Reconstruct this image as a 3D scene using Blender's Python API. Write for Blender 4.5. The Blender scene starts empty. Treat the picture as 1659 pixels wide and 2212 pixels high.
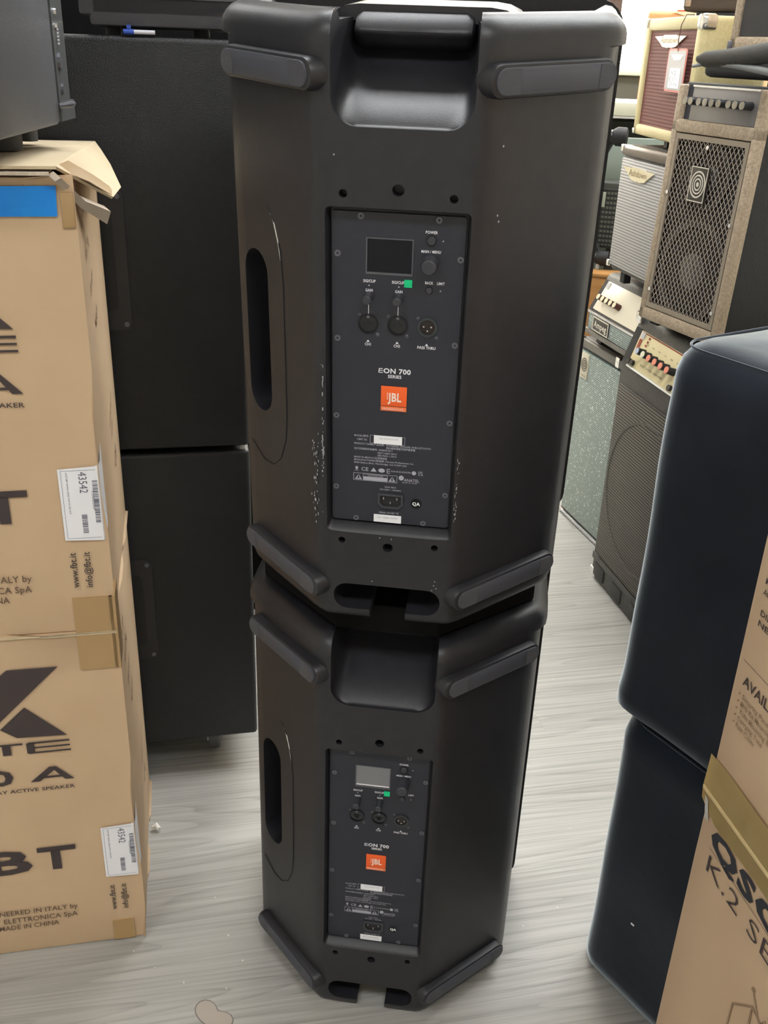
import bpy, bmesh, math, random
from mathutils import Vector, Matrix
PI = math.pi
D = bpy.data
scene = bpy.context.scene
COL = scene.collection
random.seed(7)

# ------------------------------------------------------------------ camera
cam_d = D.cameras.new('camera'); cam = D.objects.new('camera', cam_d); COL.objects.link(cam)
cam_d.sensor_fit = 'VERTICAL'; cam_d.sensor_height = 24.0
cam_d.lens = 24.0 * 2099.06 / 2212.0
cam_d.clip_start = 0.02
YAW, PITCH, ROLL = -0.114738, 0.44616, 0.0372217
cy_, sy_, cp_, sp_ = math.cos(YAW), math.sin(YAW), math.cos(PITCH), math.sin(PITCH)
fwd = Vector((sy_*cp_, cy_*cp_, -sp_)); rt = Vector((cy_, -sy_, 0)); up = rt.cross(fwd)
cr_, sr_ = math.cos(ROLL), math.sin(ROLL)
R_ = cr_*rt + sr_*up; U_ = -sr_*rt + cr_*up
cam.matrix_world = Matrix(((R_.x, U_.x, -fwd.x, 0.11348), (R_.y, U_.y, -fwd.y, -1.03335),
                           (R_.z, U_.z, -fwd.z, 1.36206), (0, 0, 0, 1)))
scene.camera = cam

# ------------------------------------------------------------------ world, lights, exposure
w = D.worlds.new('sky'); scene.world = w; w.use_nodes = True
w.node_tree.nodes['Background'].inputs[0].default_value = (1.0, 0.93, 0.80, 1)
w.node_tree.nodes['Background'].inputs[1].default_value = 20.0
scene.view_settings.view_transform = 'Standard'; scene.view_settings.look = 'None'
scene.view_settings.gamma = 1.0; scene.view_settings.use_curve_mapping = False
scene.view_settings.exposure = 0.0
LAMPS = [(-0.9, -1.5, 10, 1.2), (0.9, -1.3, 11, 1.2), (-0.2, 0.6, 13, 1.2), (1.0, 1.2, 18, 1.2), (0.2, 2.9, 20, 1.2), (1.9, 2.9, 16, 1.2), (-1.9, 1.6, 8, 1.2)]
for (x, y, p, L) in LAMPS:
    ld = D.lights.new('tube_light', 'AREA'); ld.shape = 'RECTANGLE'; ld.size = L; ld.size_y = 0.3
    ld.energy = p*1.5; ld.color = (.93, .97, 1.0)
    lo = D.objects.new('tube_light', ld); COL.objects.link(lo); lo.location = (x, y, 2.70)

# ------------------------------------------------------------------ materials
MATS = {}
def mat(name, color, rough=.5, metal=0, color2=None, nscale=0, ndetail=4, bump=0, bscale=200, stretch=None, spec=.5, emis=None, coat=0, fac=(.35, .65), sheen=0):
    if name in MATS: return MATS[name]
    m = D.materials.new(name); m.use_nodes = True; nt = m.node_tree; b = nt.nodes['Principled BSDF']
    b.inputs['Base Color'].default_value = (*color, 1); b.inputs['Roughness'].default_value = rough
    b.inputs['Metallic'].default_value = metal; b.inputs['Specular IOR Level'].default_value = spec
    b.inputs['Coat Weight'].default_value = coat
    if sheen:
        b.inputs['Sheen Weight'].default_value = sheen; b.inputs['Sheen Roughness'].default_value = .385
        b.inputs['Sheen Tint'].default_value = (.80, .90, 1, 1)
    tc = nt.nodes.new('ShaderNodeTexCoord'); mp = nt.nodes.new('ShaderNodeMapping')
    nt.links.new(tc.outputs['Object'], mp.inputs['Vector'])
    if stretch: mp.inputs['Scale'].default_value = stretch
    if color2:
        n = nt.nodes.new('ShaderNodeTexNoise'); n.inputs['Scale'].default_value = nscale; n.inputs['Detail'].default_value = ndetail
        nt.links.new(mp.outputs[0], n.inputs['Vector'])
        r = nt.nodes.new('ShaderNodeValToRGB'); r.color_ramp.elements[0].position = fac[0]; r.color_ramp.elements[1].position = fac[1]
        r.color_ramp.elements[0].color = (*color, 1); r.color_ramp.elements[1].color = (*color2, 1)
        nt.links.new(n.outputs['Fac'], r.inputs[0]); nt.links.new(r.outputs[0], b.inputs['Base Color'])
    if bump:
        n2 = nt.nodes.new('ShaderNodeTexNoise'); n2.inputs['Scale'].default_value = bscale; n2.inputs['Detail'].default_value = 3
        nt.links.new(mp.outputs[0], n2.inputs['Vector'])
        bp = nt.nodes.new('ShaderNodeBump'); bp.inputs['Strength'].default_value = bump; bp.inputs['Distance'].default_value = .002
        nt.links.new(n2.outputs['Fac'], bp.inputs['Height']); nt.links.new(bp.outputs[0], b.inputs['Normal'])
    if emis:
        b.inputs['Emission Color'].default_value = (*emis[0], 1); b.inputs['Emission Strength'].default_value = emis[1]
    MATS[name] = m; return m

def grille_mat(name, base, line, pitch, axis='z', rough=.7, weave=None, sparkle=0, metal=0, duty=.5):
    """ribbed or woven cloth: sine stripes along object axes, with bump"""
    m = D.materials.new(name); m.use_nodes = True; nt = m.node_tree; b = nt.nodes['Principled BSDF']
    b.inputs['Roughness'].default_value = rough; b.inputs['Metallic'].default_value = metal
    tc = nt.nodes.new('ShaderNodeTexCoord'); sp = nt.nodes.new('ShaderNodeSeparateXYZ'); nt.links.new(tc.outputs['Object'], sp.inputs[0])
    def stripe(ax, p, ph=None):
        k = nt.nodes.new('ShaderNodeMath'); k.operation = 'MULTIPLY'; k.inputs[1].default_value = 2*PI/p
        nt.links.new(sp.outputs[{'x': 0, 'y': 1, 'z': 2}[ax]], k.inputs[0]); src = k
        s = nt.nodes.new('ShaderNodeMath'); s.operation = 'SINE'; nt.links.new(src.outputs[0], s.inputs[0])
        a = nt.nodes.new('ShaderNodeMath'); a.operation = 'MULTIPLY_ADD'; a.inputs[1].default_value = .5; a.inputs[2].default_value = .5
        nt.links.new(s.outputs[0], a.inputs[0]); return a
    s = stripe(axis, pitch)
    if weave:
        s2 = stripe('x', weave); mn = nt.nodes.new('ShaderNodeMath'); mn.operation = 'MINIMUM'
        g = nt.nodes.new('ShaderNodeMath'); g.operation = 'ADD'; g.inputs[1].default_value = .3; nt.links.new(s2.outputs[0], g.inputs[0])
        nt.links.new(s.outputs[0], mn.inputs[0]); nt.links.new(g.outputs[0], mn.inputs[1]); s = mn
    r = nt.nodes.new('ShaderNodeValToRGB'); r.color_ramp.elements[0].position = duty-.2; r.color_ramp.elements[1].position = duty+.2
    r.color_ramp.elements[0].color = (*line, 1); r.color_ramp.elements[1].color = (*base, 1)
    nt.links.new(s.outputs[0], r.inputs[0]); out = r.outputs[0]
    if sparkle:
        n = nt.nodes.new('ShaderNodeTexNoise'); n.inputs['Scale'].default_value = 160; nt.links.new(tc.outputs['Object'], n.inputs['Vector'])
        rr = nt.nodes.new('ShaderNodeValToRGB'); rr.color_ramp.elements[0].position = .6; rr.color_ramp.elements[1].position = .72
        nt.links.new(n.outputs['Fac'], rr.inputs[0])
        mx = nt.nodes.new('ShaderNodeMix'); mx.data_type = 'RGBA'; nt.links.new(rr.outputs[0], mx.inputs['Factor'])
        nt.links.new(out, mx.inputs['A']); mx.inputs['B'].default_value = (*[min(1, c*1.6+.1) for c in base], 1); out = mx.outputs['Result']
    nt.links.new(out, b.inputs['Base Color'])
    bp = nt.nodes.new('ShaderNodeBump'); bp.inputs['Strength'].default_value = .5; bp.inputs['Distance'].default_value = .001
    nt.links.new(s.outputs[0], bp.inputs['Height']); nt.links.new(bp.outputs[0], b.inputs['Normal'])
    MATS[name] = m; return m

def floor_mat():
    m = D.materials.new('grey_oak_vinyl'); m.use_nodes = True; nt = m.node_tree; b = nt.nodes['Principled BSDF']
    N = nt.nodes.new; Lk = nt.links.new
    tc = N('ShaderNodeTexCoord'); oi = N('ShaderNodeObjectInfo')
    off = N('ShaderNodeVectorMath'); off.operation = 'SCALE'; Lk(oi.outputs['Location'], off.inputs[0]); off.inputs['Scale'].default_value = 7.3
    add = N('ShaderNodeVectorMath'); add.operation = 'ADD'; Lk(tc.outputs['Object'], add.inputs[0]); Lk(off.outputs[0], add.inputs[1])
    mp = N('ShaderNodeMapping'); mp.inputs['Scale'].default_value = (.60, 9.0, 1); Lk(add.outputs[0], mp.inputs[0])
    n1 = N('ShaderNodeTexNoise'); n1.inputs['Scale'].default_value = 1.0; n1.inputs['Detail'].default_value = 1.5; n1.inputs['Distortion'].default_value = .15; n1.inputs['Roughness'].default_value = .3
    Lk(mp.outputs[0], n1.inputs['Vector'])
    # growth rings: contour lines of the stretched noise
    k = N('ShaderNodeMath'); k.operation = 'MULTIPLY'; k.inputs[1].default_value = 20; Lk(n1.outputs['Fac'], k.inputs[0])
    fr = N('ShaderNodeMath'); fr.operation = 'FRACT'; Lk(k.outputs[0], fr.inputs[0])
    rg = N('ShaderNodeValToRGB'); e = rg.color_ramp.elements
    e[0].position = 0; e[0].color = (.60, .60, .60, 1); e[1].position = 1; e[1].color = (.12, .12, .12, 1)
    x = e.new(.10); x.color = (.95, .95, .95, 1); x = e.new(.70); x.color = (.66, .66, .66, 1)
    Lk(fr.outputs[0], rg.inputs[0])
    # fine fibres
    mp2 = N('ShaderNodeMapping'); mp2.inputs['Scale'].default_value = (2.2, 120, 1); Lk(add.outputs[0], mp2.inputs[0])
    n2 = N('ShaderNodeTexNoise'); n2.inputs['Scale'].default_value = 1; n2.inputs['Detail'].default_value = 5; n2.inputs['Roughness'].default_value = .6; Lk(mp2.outputs[0], n2.inputs['Vector'])
    mp3 = N('ShaderNodeMapping'); mp3.inputs['Scale'].default_value = (2.2, 6, 1); Lk(add.outputs[0], mp3.inputs[0])
    n3 = N('ShaderNodeTexNoise'); n3.inputs['Scale'].default_value = 1; n3.inputs['Detail'].default_value = 6; Lk(mp3.outputs[0], n3.inputs['Vector'])
    fc = N('ShaderNodeMapRange'); fc.inputs['From Min'].default_value = .32; fc.inputs['From Max'].default_value = .66; fc.inputs['To Min'].default_value = .12; fc.inputs['To Max'].default_value = .88; Lk(n2.outputs['Fac'], fc.inputs['Value'])
    mA = N('ShaderNodeMix'); mA.data_type = 'FLOAT'; mA.inputs['Factor'].default_value = .60; Lk(rg.outputs[0], mA.inputs['A']); Lk(fc.outputs[0], mA.inputs['B'])
    mB = N('ShaderNodeMix'); mB.data_type = 'FLOAT'; mB.inputs['Factor'].default_value = .22; Lk(mA.outputs['Result'], mB.inputs['A']); Lk(n3.outputs['Fac'], mB.inputs['B'])
    cr = N('ShaderNodeValToRGB'); e = cr.color_ramp.elements
    e[0].position = .20; e[0].color = (.265, .257, .238, 1); e[1].position = .75; e[1].color = (.46, .455, .43, 1)
    x = e.new(.48); x.color = (.375, .368, .345, 1)
    Lk(mB.outputs['Result'], cr.inputs[0])
    hv = N('ShaderNodeHueSaturation'); Lk(cr.outputs[0], hv.inputs['Color'])
    mr = N('ShaderNodeMapRange'); mr.inputs['To Min'].default_value = .93; mr.inputs['To Max'].default_value = 1.07; Lk(oi.outputs['Random'], mr.inputs['Value']); Lk(mr.outputs[0], hv.inputs['Value'])
    Lk(hv.outputs[0], b.inputs['Base Color'])
    b.inputs['Roughness'].default_value = .42; b.inputs['Specular IOR Level'].default_value = .5
    bp = N('ShaderNodeBump'); bp.inputs['Strength'].default_value = .25; bp.inputs['Distance'].default_value = .0006; Lk(mA.outputs['Result'], bp.inputs['Height']); Lk(bp.outputs[0], b.inputs['Normal'])
    return m

# ------------------------------------------------------------------ mesh helpers
def link(o, parent=None):
    COL.objects.link(o)
    if parent: o.parent = parent
    return o
def finish(bm, ang=35):
    bmesh.ops.recalc_face_normals(bm, faces=bm.faces)
    for f in bm.faces: f.smooth = True
    for e in bm.edges:
        if len(e.link_faces) == 2 and e.calc_face_angle(0) > math.radians(ang): e.smooth = False
def obj(name, bm, m, parent=None, ang=35, label=None, stuff=False):
    finish(bm, ang); me = D.meshes.new(name); bm.to_mesh(me); bm.free()
    me.materials.append(m); o = D.objects.new(name, me); link(o, parent)
    if label: o['label'] = label
    if stuff: o['kind'] = 'stuff'
    return o
def tag(o, label, cat, group=None, kind=None):
    if label: o['label'] = label
    if cat: o['category'] = cat
    if group: o['group'] = group
    if kind: o['kind'] = kind
    return o
def thing(name, label, cat, loc=(0, 0, 0), rotz=0, group=None, rot=None):
    o = D.objects.new(name, None); o.empty_display_size = .05; COL.objects.link(o)
    o.location = loc; o.rotation_euler = rot if rot else (0, 0, rotz)
    return tag(o, label, cat, group)
def BM(): return bmesh.new()
def box(bm, x0, x1, y0, y1, z0, z1, bev=0, seg=2, M=None):
    vs = [bm.verts.new((x, y, z)) for x in (x0, x1) for y in (y0, y1) for z in (z0, z1)]
    idx = [(0, 1, 3, 2), (4, 6, 7, 5), (0, 4, 5, 1), (2, 3, 7, 6), (0, 2, 6, 4), (1, 5, 7, 3)]
    fs = [bm.faces.new([vs[i] for i in f]) for f in idx]
    if M is not None: bmesh.ops.transform(bm, matrix=M, verts=vs)
    if bev:
        es = list({e for f in fs for e in f.edges})
        bmesh.ops.bevel(bm, geom=es, offset=bev, segments=seg, profile=.5, affect='EDGES')
    return bm
def cyl(bm, c, r, d, axis='y', n=24, r2=None, bev=0):
    """cylinder from c along axis for length d (signed)"""
    r2 = r if r2 is None else r2
    ax = {'x': Vector((1, 0, 0)), 'y': Vector((0, 1, 0)), 'z': Vector((0, 0, 1))}[axis] if isinstance(axis, str) else Vector(axis).normalized()
    u = ax.orthogonal().normalized(); v = ax.cross(u); c = Vector(c)
    st = [(0, r), (d, r2)]
    if bev: st = [(0, r), (d-bev*(1 if d > 0 else -1), r2), (d, r2-bev)]
    rings = [[bm.verts.new(c+ax*t+(u*math.cos(2*PI*i/n)+v*math.sin(2*PI*i/n))*q) for i in range(n)] for t, q in st]
    for a, b in zip(rings, rings[1:]):
        for i in range(n): bm.faces.new((a[i], a[(i+1) % n], b[(i+1) % n], b[i]))
    bm.faces.new(rings[0][::-1]); bm.faces.new(rings[-1])
    return bm
def prism(bm, pts, d0, d1, M=None, axis='y'):
    """polygon pts (a,b) extruded: axis y -> (a, d, b); x -> (d, a, b); z -> (a, b, d)"""
    f = {'y': lambda a, b, d: (a, d, b), 'x': lambda a, b, d: (d, a, b), 'z': lambda a, b, d: (a, b, d)}[axis]
    r0 = [bm.verts.new(f(a, b, d0)) for a, b in pts]; r1 = [bm.verts.new(f(a, b, d1)) for a, b in pts]
    n = len(pts)
    bm.faces.new(r0); bm.faces.new(r1[::-1])
    for i in range(n): bm.faces.new((r0[i], r1[i], r1[(i+1) % n], r0[(i+1) % n]))
    if M is not None: bmesh.ops.transform(bm, matrix=M, verts=r0+r1)
    return bm
def tube(bm, path, r, n=10, closed=False):
    P = [Vector(p) for p in path]; rings = []; prev = None
    for i, p in enumerate(P):
        t = (P[min(i+1, len(P)-1)]-P[max(i-1, 0)]).normalized()
        u = (t.orthogonal() if prev is None else prev-t*prev.dot(t)).normalized(); prev = u; v = t.cross(u)
        rr = r[i] if isinstance(r, (list, tuple)) else r
        rings.append([bm.verts.new(p+(u*math.cos(2*PI*k/n)+v*math.sin(2*PI*k/n))*rr) for k in range(n)])
    for a, b in zip(rings, rings[1:]):
        for k in range(n): bm.faces.new((a[k], a[(k+1) % n], b[(k+1) % n], b[k]))
    bm.faces.new(rings[0][::-1]); bm.faces.new(rings[-1]); return bm
def rrect(x0, x1, z0, z1, r, n=5):
    pts = []
    for cx, cz, a0 in ((x1-r, z1-r, 0), (x0+r, z1-r, 90), (x0+r, z0+r, 180), (x1-r, z0+r, 270)):
        for k in range(n+1):
            a = math.radians(a0+90*k/n); pts.append((cx+r*math.cos(a), cz+r*math.sin(a)))
    return pts
def ring_prism(bm, outer, inner, d0, d1):
    """frame between two same-length loops (a,b) extruded along y"""
    n = len(outer); L = []
    for pts, d in ((outer, d0), (outer, d1), (inner, d1), (inner, d0)): L.append([bm.verts.new((a, d, b)) for a, b in pts])
    for q in range(4):
        A, B = L[q], L[(q+1) % 4]
        for i in range(n): bm.faces.new((A[i], A[(i+1) % n], B[(i+1) % n], B[i]))
    return bm
def sheet(bm, quads, t=.003):
    """thin solid sheets from lists of 3-D points"""
    for q in quads:
        P = [Vector(p) for p in q]; nn = Vector((0, 0, 0))
        for i in range(1, len(P)-1): nn += (P[i]-P[0]).cross(P[i+1]-P[0])
        nn.normalize(); a = [bm.verts.new(p) for p in P]; b = [bm.verts.new(p-nn*t) for p in P]; n = len(P)
        bm.faces.new(a); bm.faces.new(b[::-1])
        for i in range(n): bm.faces.new((a[i], b[i], b[(i+1) % n], a[(i+1) % n]))
    return bm
_tc = {}
def text_mesh(s, bold=0):
    if (s, bold) in _tc: return _tc[(s, bold)]
    c = D.curves.new('t', 'FONT'); c.body = s; c.size = 1; c.resolution_u = 2; c.offset = bold; c.extrude = 0; c.space_character = 1.0+bold*2
    o = D.objects.new('t', c); me = D.meshes.new_from_object(o)
    xs = [v.co.x for v in me.vertices] or [0]
    _tc[(s, bold)] = (me, min(xs), max(xs)); D.objects.remove(o); return _tc[(s, bold)]
def text(bm, s, o, X, Y, cap, width=None, align='c', bold=0):
    """flat lettering of capital height cap at o (baseline), along X, up Y; width forces the run's length"""
    me, a, b = text_mesh(s, bold); k = cap/.70; kx = (width/max(b-a, 1e-6)) if width else k
    X = Vector(X).normalized(); Y = Vector(Y).normalized(); Nn = X.cross(Y)
    sh = {'c': (a+b)/2, 'l': a, 'r': b}[align]
    M = Matrix(((X.x*kx, Y.x*k, Nn.x, 0), (X.y*kx, Y.y*k, Nn.y, 0), (X.z*kx, Y.z*k, Nn.z, 0), (0, 0, 0, 1)))
    M.translation = Vector(o) - X*kx*sh
    n0 = len(bm.verts); bm.from_mesh(me); bm.verts.ensure_lookup_table()
    bmesh.ops.transform(bm, matrix=M, verts=bm.verts[n0:])
def poly(bm, pts, fn):
    bm.faces.new([bm.verts.new(fn(a, b)) for a, b in pts])
def boolean(o, cutters):
    for c in cutters:
        md = o.modifiers.new('b', 'BOOLEAN'); md.operation = 'DIFFERENCE'; md.solver = 'MANIFOLD'; md.object = c
        bpy.context.view_layer.update()
        me = D.meshes.new_from_object(o.evaluated_get(bpy.context.evaluated_depsgraph_get()))
        o.modifiers.clear(); old = o.data; o.data = me; me.name = o.name; D.meshes.remove(old)
    for c in cutters: D.objects.remove(c)
    bm = BM(); bm.from_mesh(o.data); bmesh.ops.remove_doubles(bm, verts=bm.verts, dist=1e-6); finish(bm, 32); bm.to_mesh(o.data); bm.free()
def cutter(bm):
    bmesh.ops.recalc_face_normals(bm, faces=bm.faces)
    me = D.meshes.new('cut'); bm.to_mesh(me); bm.free(); return link(D.objects.new('cut', me))
def copy_tree(o, parent=None):
    c = o.copy(); COL.objects.link(c); c.parent = parent
    for ch in list(o.children): copy_tree(ch, c)
    return c

# ------------------------------------------------------------------ palette
plastic = mat('charcoal_plastic', (.0160, .0160, .0198), .40, color2=(.0192, .0192, .0235), nscale=60, bump=.10, bscale=900)
plate_m = mat('panel_paint', (.021, .023, .034), .48, bump=.08, bscale=1400)
black = mat('matte_black', (.012, .012, .013), .6)
gloss_black = mat('gloss_black', (.008, .008, .010), .12)
rubber = mat('grey_rubber', (.060, .064, .082), .55, color2=(.060, .063, .080), nscale=30)
rubber_tip = mat('hatched_rubber', (.085, .088, .103), .6, bump=.8, bscale=500, stretch=(1, 1, 6))
knob_m = mat('knob_plastic', (.040, .041, .050), .42)
white = mat('white_print', (.82, .82, .86), .6)
grey_print = mat('grey_print', (.42, .42, .48), .6)
paper = mat('white_label_paper', (.90, .90, .95), .5)
orange = mat('orange_badge', (.93, .13, .02), .45)
orange2 = mat('orange_strip', (.90, .20, .07), .45)
green_st = mat('green_sticker', (.0, .62, .25), .5)
steel = mat('bright_steel', (.75, .75, .78), .25, 1)
dark_screw = mat('dark_screw', (.13, .13, .15), .4, .3)
grille_blk = mat('black_grille', (.010, .009, .010), .6, bump=.3, bscale=900)
card = mat('brown_cardboard', (.57, .405, .255), .8, color2=(.60, .435, .28), nscale=9, bump=.05, bscale=120)
card_lt = mat('pale_cardboard', (.58, .47, .31), .8, color2=(.62, .51, .345), nscale=9)
card_edge = mat('torn_card_edge', (.66, .56, .45), .9, bump=.5, bscale=600)
card_q = mat('pinkish_cardboard', (.53, .38, .255), .8, color2=(.565, .41, .28), nscale=7, bump=.05, bscale=120)
ink = mat('brown_black_ink', (.055, .040, .040), .7)
ink_lt = mat('faded_ink', (.27, .185, .115), .8)
tape_m = mat('tan_tape', (.42, .27, .12), .3, coat=.3)
tape_y = mat('yellowish_tape', (.66, .51, .25), .35, color2=(.58, .44, .20), nscale=12, coat=.4)
blue_m = mat('blue_tape', (.0, .20, .72), .55, color2=(.0, .26, .82), nscale=10)
sub_m = mat('textured_black_paint', (.0075, .0080, .0100), .42, bump=.5, bscale=520)
velvet = mat('navy_black_cloth', (.0085, .0115, .019), .9, color2=(.012, .016, .025), nscale=12, bump=.3, bscale=25, spec=.15, sheen=1)
tolex = mat('black_tolex', (.055, .052, .048), .5, color2=(.075, .071, .065), nscale=120, bump=.5, bscale=350)
gold_t = mat('gold_tolex', (.34, .265, .185), .5, color2=(.45, .36, .26), nscale=160, bump=.9, bscale=260)
tweed = mat('cream_tweed', (.58, .50, .25), .6, color2=(.66, .58, .32), nscale=200, bump=.4, bscale=500)
chrome = mat('chrome', (.9, .9, .9), .15, 1)
cream_panel = mat('cream_panel', (.76, .66, .38), .4)

# ================================================================== STRUCTURE
FA = 0.3267                                     # floor planks and left stacks share this bearing
fm = floor_mat()
fl = tag(obj('floor', box(BM(), -2.6, 3.0, -3.0, 5.0, -.06, -.012), mat('screed', (.2, .19, .17), .9)), 'grey limed-oak vinyl plank floor', 'floor', kind='structure')
PW, PL = .19, 1.25
pb = box(BM(), 0, PL-.0001, 0, PW-.0001, -.012, 0, bev=.00015, seg=1)
plank_me = None
ca, sa = math.cos(FA), math.sin(FA)
for j in range(-22, 30):
    for i in range(-6, 6):
        u0 = i*PL + ((j*47) % 100)/100*PL; v0 = j*PW + .045
        cx, cyy = u0+PL/2, v0+PW/2
        X, Y = cx*ca-cyy*sa, cx*sa+cyy*ca
        if not (-2.9 < X < 3.2 and -1.3 < Y < 4.9): continue
        if plank_me is None:
            o = obj('plank', pb, fm, fl); plank_me = o.data
        else: o = link(D.objects.new('plank', plank_me), fl)
        o.location = (u0*ca-v0*sa, u0*sa+v0*ca, 0); o.rotation_euler = (0, 0, FA)
wallp = mat('cream_wall_paint', (.72, .70, .64), .8)
grey_wall = mat('grey_green_wall', (.30, .34, .30), .8)
WB = 4.8
bm = BM()
box(bm, -2.6, 3.0, WB, WB+.15, 0, 1.28); box(bm, -2.6, 3.0, WB, WB+.15, 2.35, 2.8)
box(bm, -2.6, -1.5, WB, WB+.15, 1.28, 2.35); box(bm, 2.3, 3.0, WB, WB+.15, 1.28, 2.35)
tag(obj('wall_back', bm, wallp), 'cream back wall below the bright shop window', 'wall', kind='structure')
tag(obj('wall_left', box(BM(), -2.75, -2.6, -3, WB+.15, 0, 2.8), wallp), 'left shop wall', 'wall', kind='structure')
tag(obj('wall_right', box(BM(), 3.0, 3.15, -3, WB+.15, 0, 2.8), wallp), 'right shop wall', 'wall', kind='structure')
tag(obj('wall_front', box(BM(), -2.75, 3.15, -3.15, -3, 0, 2.8), wallp), 'shop wall behind the viewer', 'wall', kind='structure')
tag(obj('ceiling', box(BM(), -2.75, 3.15, -3.15, WB+.15, 2.8, 2.9), wallp), 'white shop ceiling', 'ceiling', kind='structure')
wf = tag(D.objects.new('window_1', None), 'wide overexposed shop window with dark post and orange mullions', 'window', kind='structure'); link(wf)
bm = BM(); box(bm, .505, .59, WB-.05, WB+.08, 1.28, 2.35, bev=.004)
obj('post', bm, mat('brown_frame', (.10, .065, .055), .6), wf)
orm = mat('orange_frame', (.75, .30, .06), .5)
for x0, x1 in ((.095, .135), (.44, .50), (-.60, -.56), (1.2, 1.25)):
    obj('mullion', box(BM(), x0, x1, WB, WB+.06, 1.28, 2.35, bev=.003), orm, wf)
glass = D.materials.new('window_glass'); glass.use_nodes = True; nt = glass.node_tree
nt.nodes.clear(); go = nt.nodes.new('ShaderNodeOutputMaterial'); gm = nt.nodes.new('ShaderNodeMixShader'); gt = nt.nodes.new('ShaderNodeBsdfTransparent'); gg = nt.nodes.new('ShaderNodeBsdfGlossy')
gg.inputs['Roughness'].default_value = .05; gm.inputs[0].default_value = .06
nt.links.new(gt.outputs[0], gm.inputs[1]); nt.links.new(gg.outputs[0], gm.inputs[2]); nt.links.new(gm.outputs[0], go.inputs[0])
obj('pane', box(BM(), -1.5, 2.3, WB+.09, WB+.096, 1.28, 2.35), glass, wf)
obj('sill', box(BM(), -1.5, 2.3, WB-.10, WB+.02, 1.262, 1.283, bev=.003), wallp, wf)
for (x, y, p, L) in LAMPS:
    t = thing('ceiling_light', 'white fluorescent ceiling light fitting above the shop floor', 'light', (x, y, 2.72), 0, 'ceiling light fittings')
    obj('housing', box(BM(), -L/2-.03, L/2+.03, -.18, .18, .02, .08, bev=.006), mat('lamp_housing', (.8, .8, .8), .5), t)
    obj('diffuser', box(BM(), -L/2, L/2, -.15, .15, 0, .02, bev=.004), mat('diffuser_glow', (.9, .9, .9), .5, emis=((1, .98, .95), 6)), t)

# ================================================================== PA SPEAKER (seen from behind)
def section():
    p = [(0, 0), (.025, 0), (.05, 0), (.072, .0006), (.080, .003), (.0875, .008), (.096, .0155), (.125, .0445), (.155, .0745), (.185, .1045), (.1945, .1155), (.2000, .126), (.2036, .139), (.2056, .156), (.2068, .19), (.2072, .30)]
    return p
def body_mesh():
    sec = section(); n = len(sec)
    nor = []
    for i in range(n):
        a = sec[max(i-1, 0)]; b = sec[min(i+1, n-1)]; tx, ty = b[0]-a[0], b[1]-a[1]; L = math.hypot(tx, ty); nor.append((-ty/L, tx/L))
    nor[0] = (0, 1)
    rings = [(0, .012, 0), (.002, .0065, 0), (.006, .0025, 0), (.013, .0005, 0), (.020, 0, 0), (.064, 0, .0), (.066, 0, 0), (.30, 0, 0), (.50, 0, 0), (.646, 0, 0), (.6475, 0, .004), (.657, .0003, .004), (.6625, .002, .004), (.668, .0055, .004), (.673, .011, .004), (.6762, .018, .004), (.6775, .027, .003), (.6755, .033, .003), (.667, .040, .002)]
    bm = BM(); L = []
    for z, ins, fl_ in rings:
        loop = []
        pts = []
        for (x, y), (nx, ny) in zip(sec, nor):
            k = 1 if y < .25 else 0.0
            xx = x+nx*ins*k - (ins*.6 if not k else 0); yy = y+ny*ins*k
            if x > .196: xx += 1.7*fl_*min(1, (x-.196)/.008)
            pts.append((max(xx, 0), yy))
        for x, y in pts[::-1]:
            if x > 1e-6 or y != pts[0][1]: loop.append((x, y))
        full = [(x, y) for x, y in pts[::-1][:-1]] + [(0, pts[0][1])] + [(-x, y) for x, y in pts[1:]]
        L.append([bm.verts.new((x, y, z)) for x, y in full])
    m = len(L[0])
    for a, b in zip(L, L[1:]):
        for i in range(m): bm.faces.new((a[i], a[(i+1) % m], b[(i+1) % m], b[i]))
    bm.faces.new(L[0][::-1]); bm.faces.new(L[-1])
    return bm
def scoop_cutter():
    """carrying scoop: a height field over a rounded window open at the top"""
    nx, nz = 36, 40; x0, x1, z0, z1 = -.0675, .0700, .578, .70; r = .026
    bm = BM(); G = []
    def win(x, z):   # warp grid rows into rounded lower corners
        if z < z0+r:
            t = (z0+r-z)/r; ins = r*(1-math.sqrt(max(0, 1-t*t)))
        else: ins = 0
        return ins
    for j in range(nz+1):
        tz = j/nz; z = z0+(z1-z0)*(tz**1.35); row = []
        ins = win(x=0, z=z)
        for i in range(nx+1):
            s = i/nx; s = .5-.5*math.cos(PI*s); x = (x0+ins)+(x1-x0-2*ins)*s
            dx = min(x-(x0+ins), (x1-ins)-x); ex = min(1, dx/.017); ex = math.sqrt(max(0, 1-(1-ex)**2))
            dz = min(1, max(0, (z-z0)/.080)); rz = (2*dz-dz*dz)*.35+(3*dz*dz-2*dz**3)*.65
            d = .0035 + .1120*rz*ex*(.8+.2*ex) if 0 < i < nx and j > 0 else .0005
            if j == 1: d = min(d, .004)
            row.append(bm.verts.new((x, d, z)))
        G.append(row)
    for j in range(nz):
        for i in range(nx): bm.faces.new((G[j][i], G[j][i+1], G[j+1][i+1], G[j+1][i]))
    per = G[0][:] + [G[j][nx] for j in range(1, nz+1)] + G[nz][-2::-1] + [G[j][0] for j in range(nz-1, 0, -1)]
    fr = [bm.verts.new((v.co.x*1.0, -.03, v.co.z)) for v in per]; k = len(per)
    for i in range(k): bm.faces.new((per[i], per[(i+1) % k], fr[(i+1) % k], fr[i]))
    bm.faces.new(fr); return bm
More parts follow.
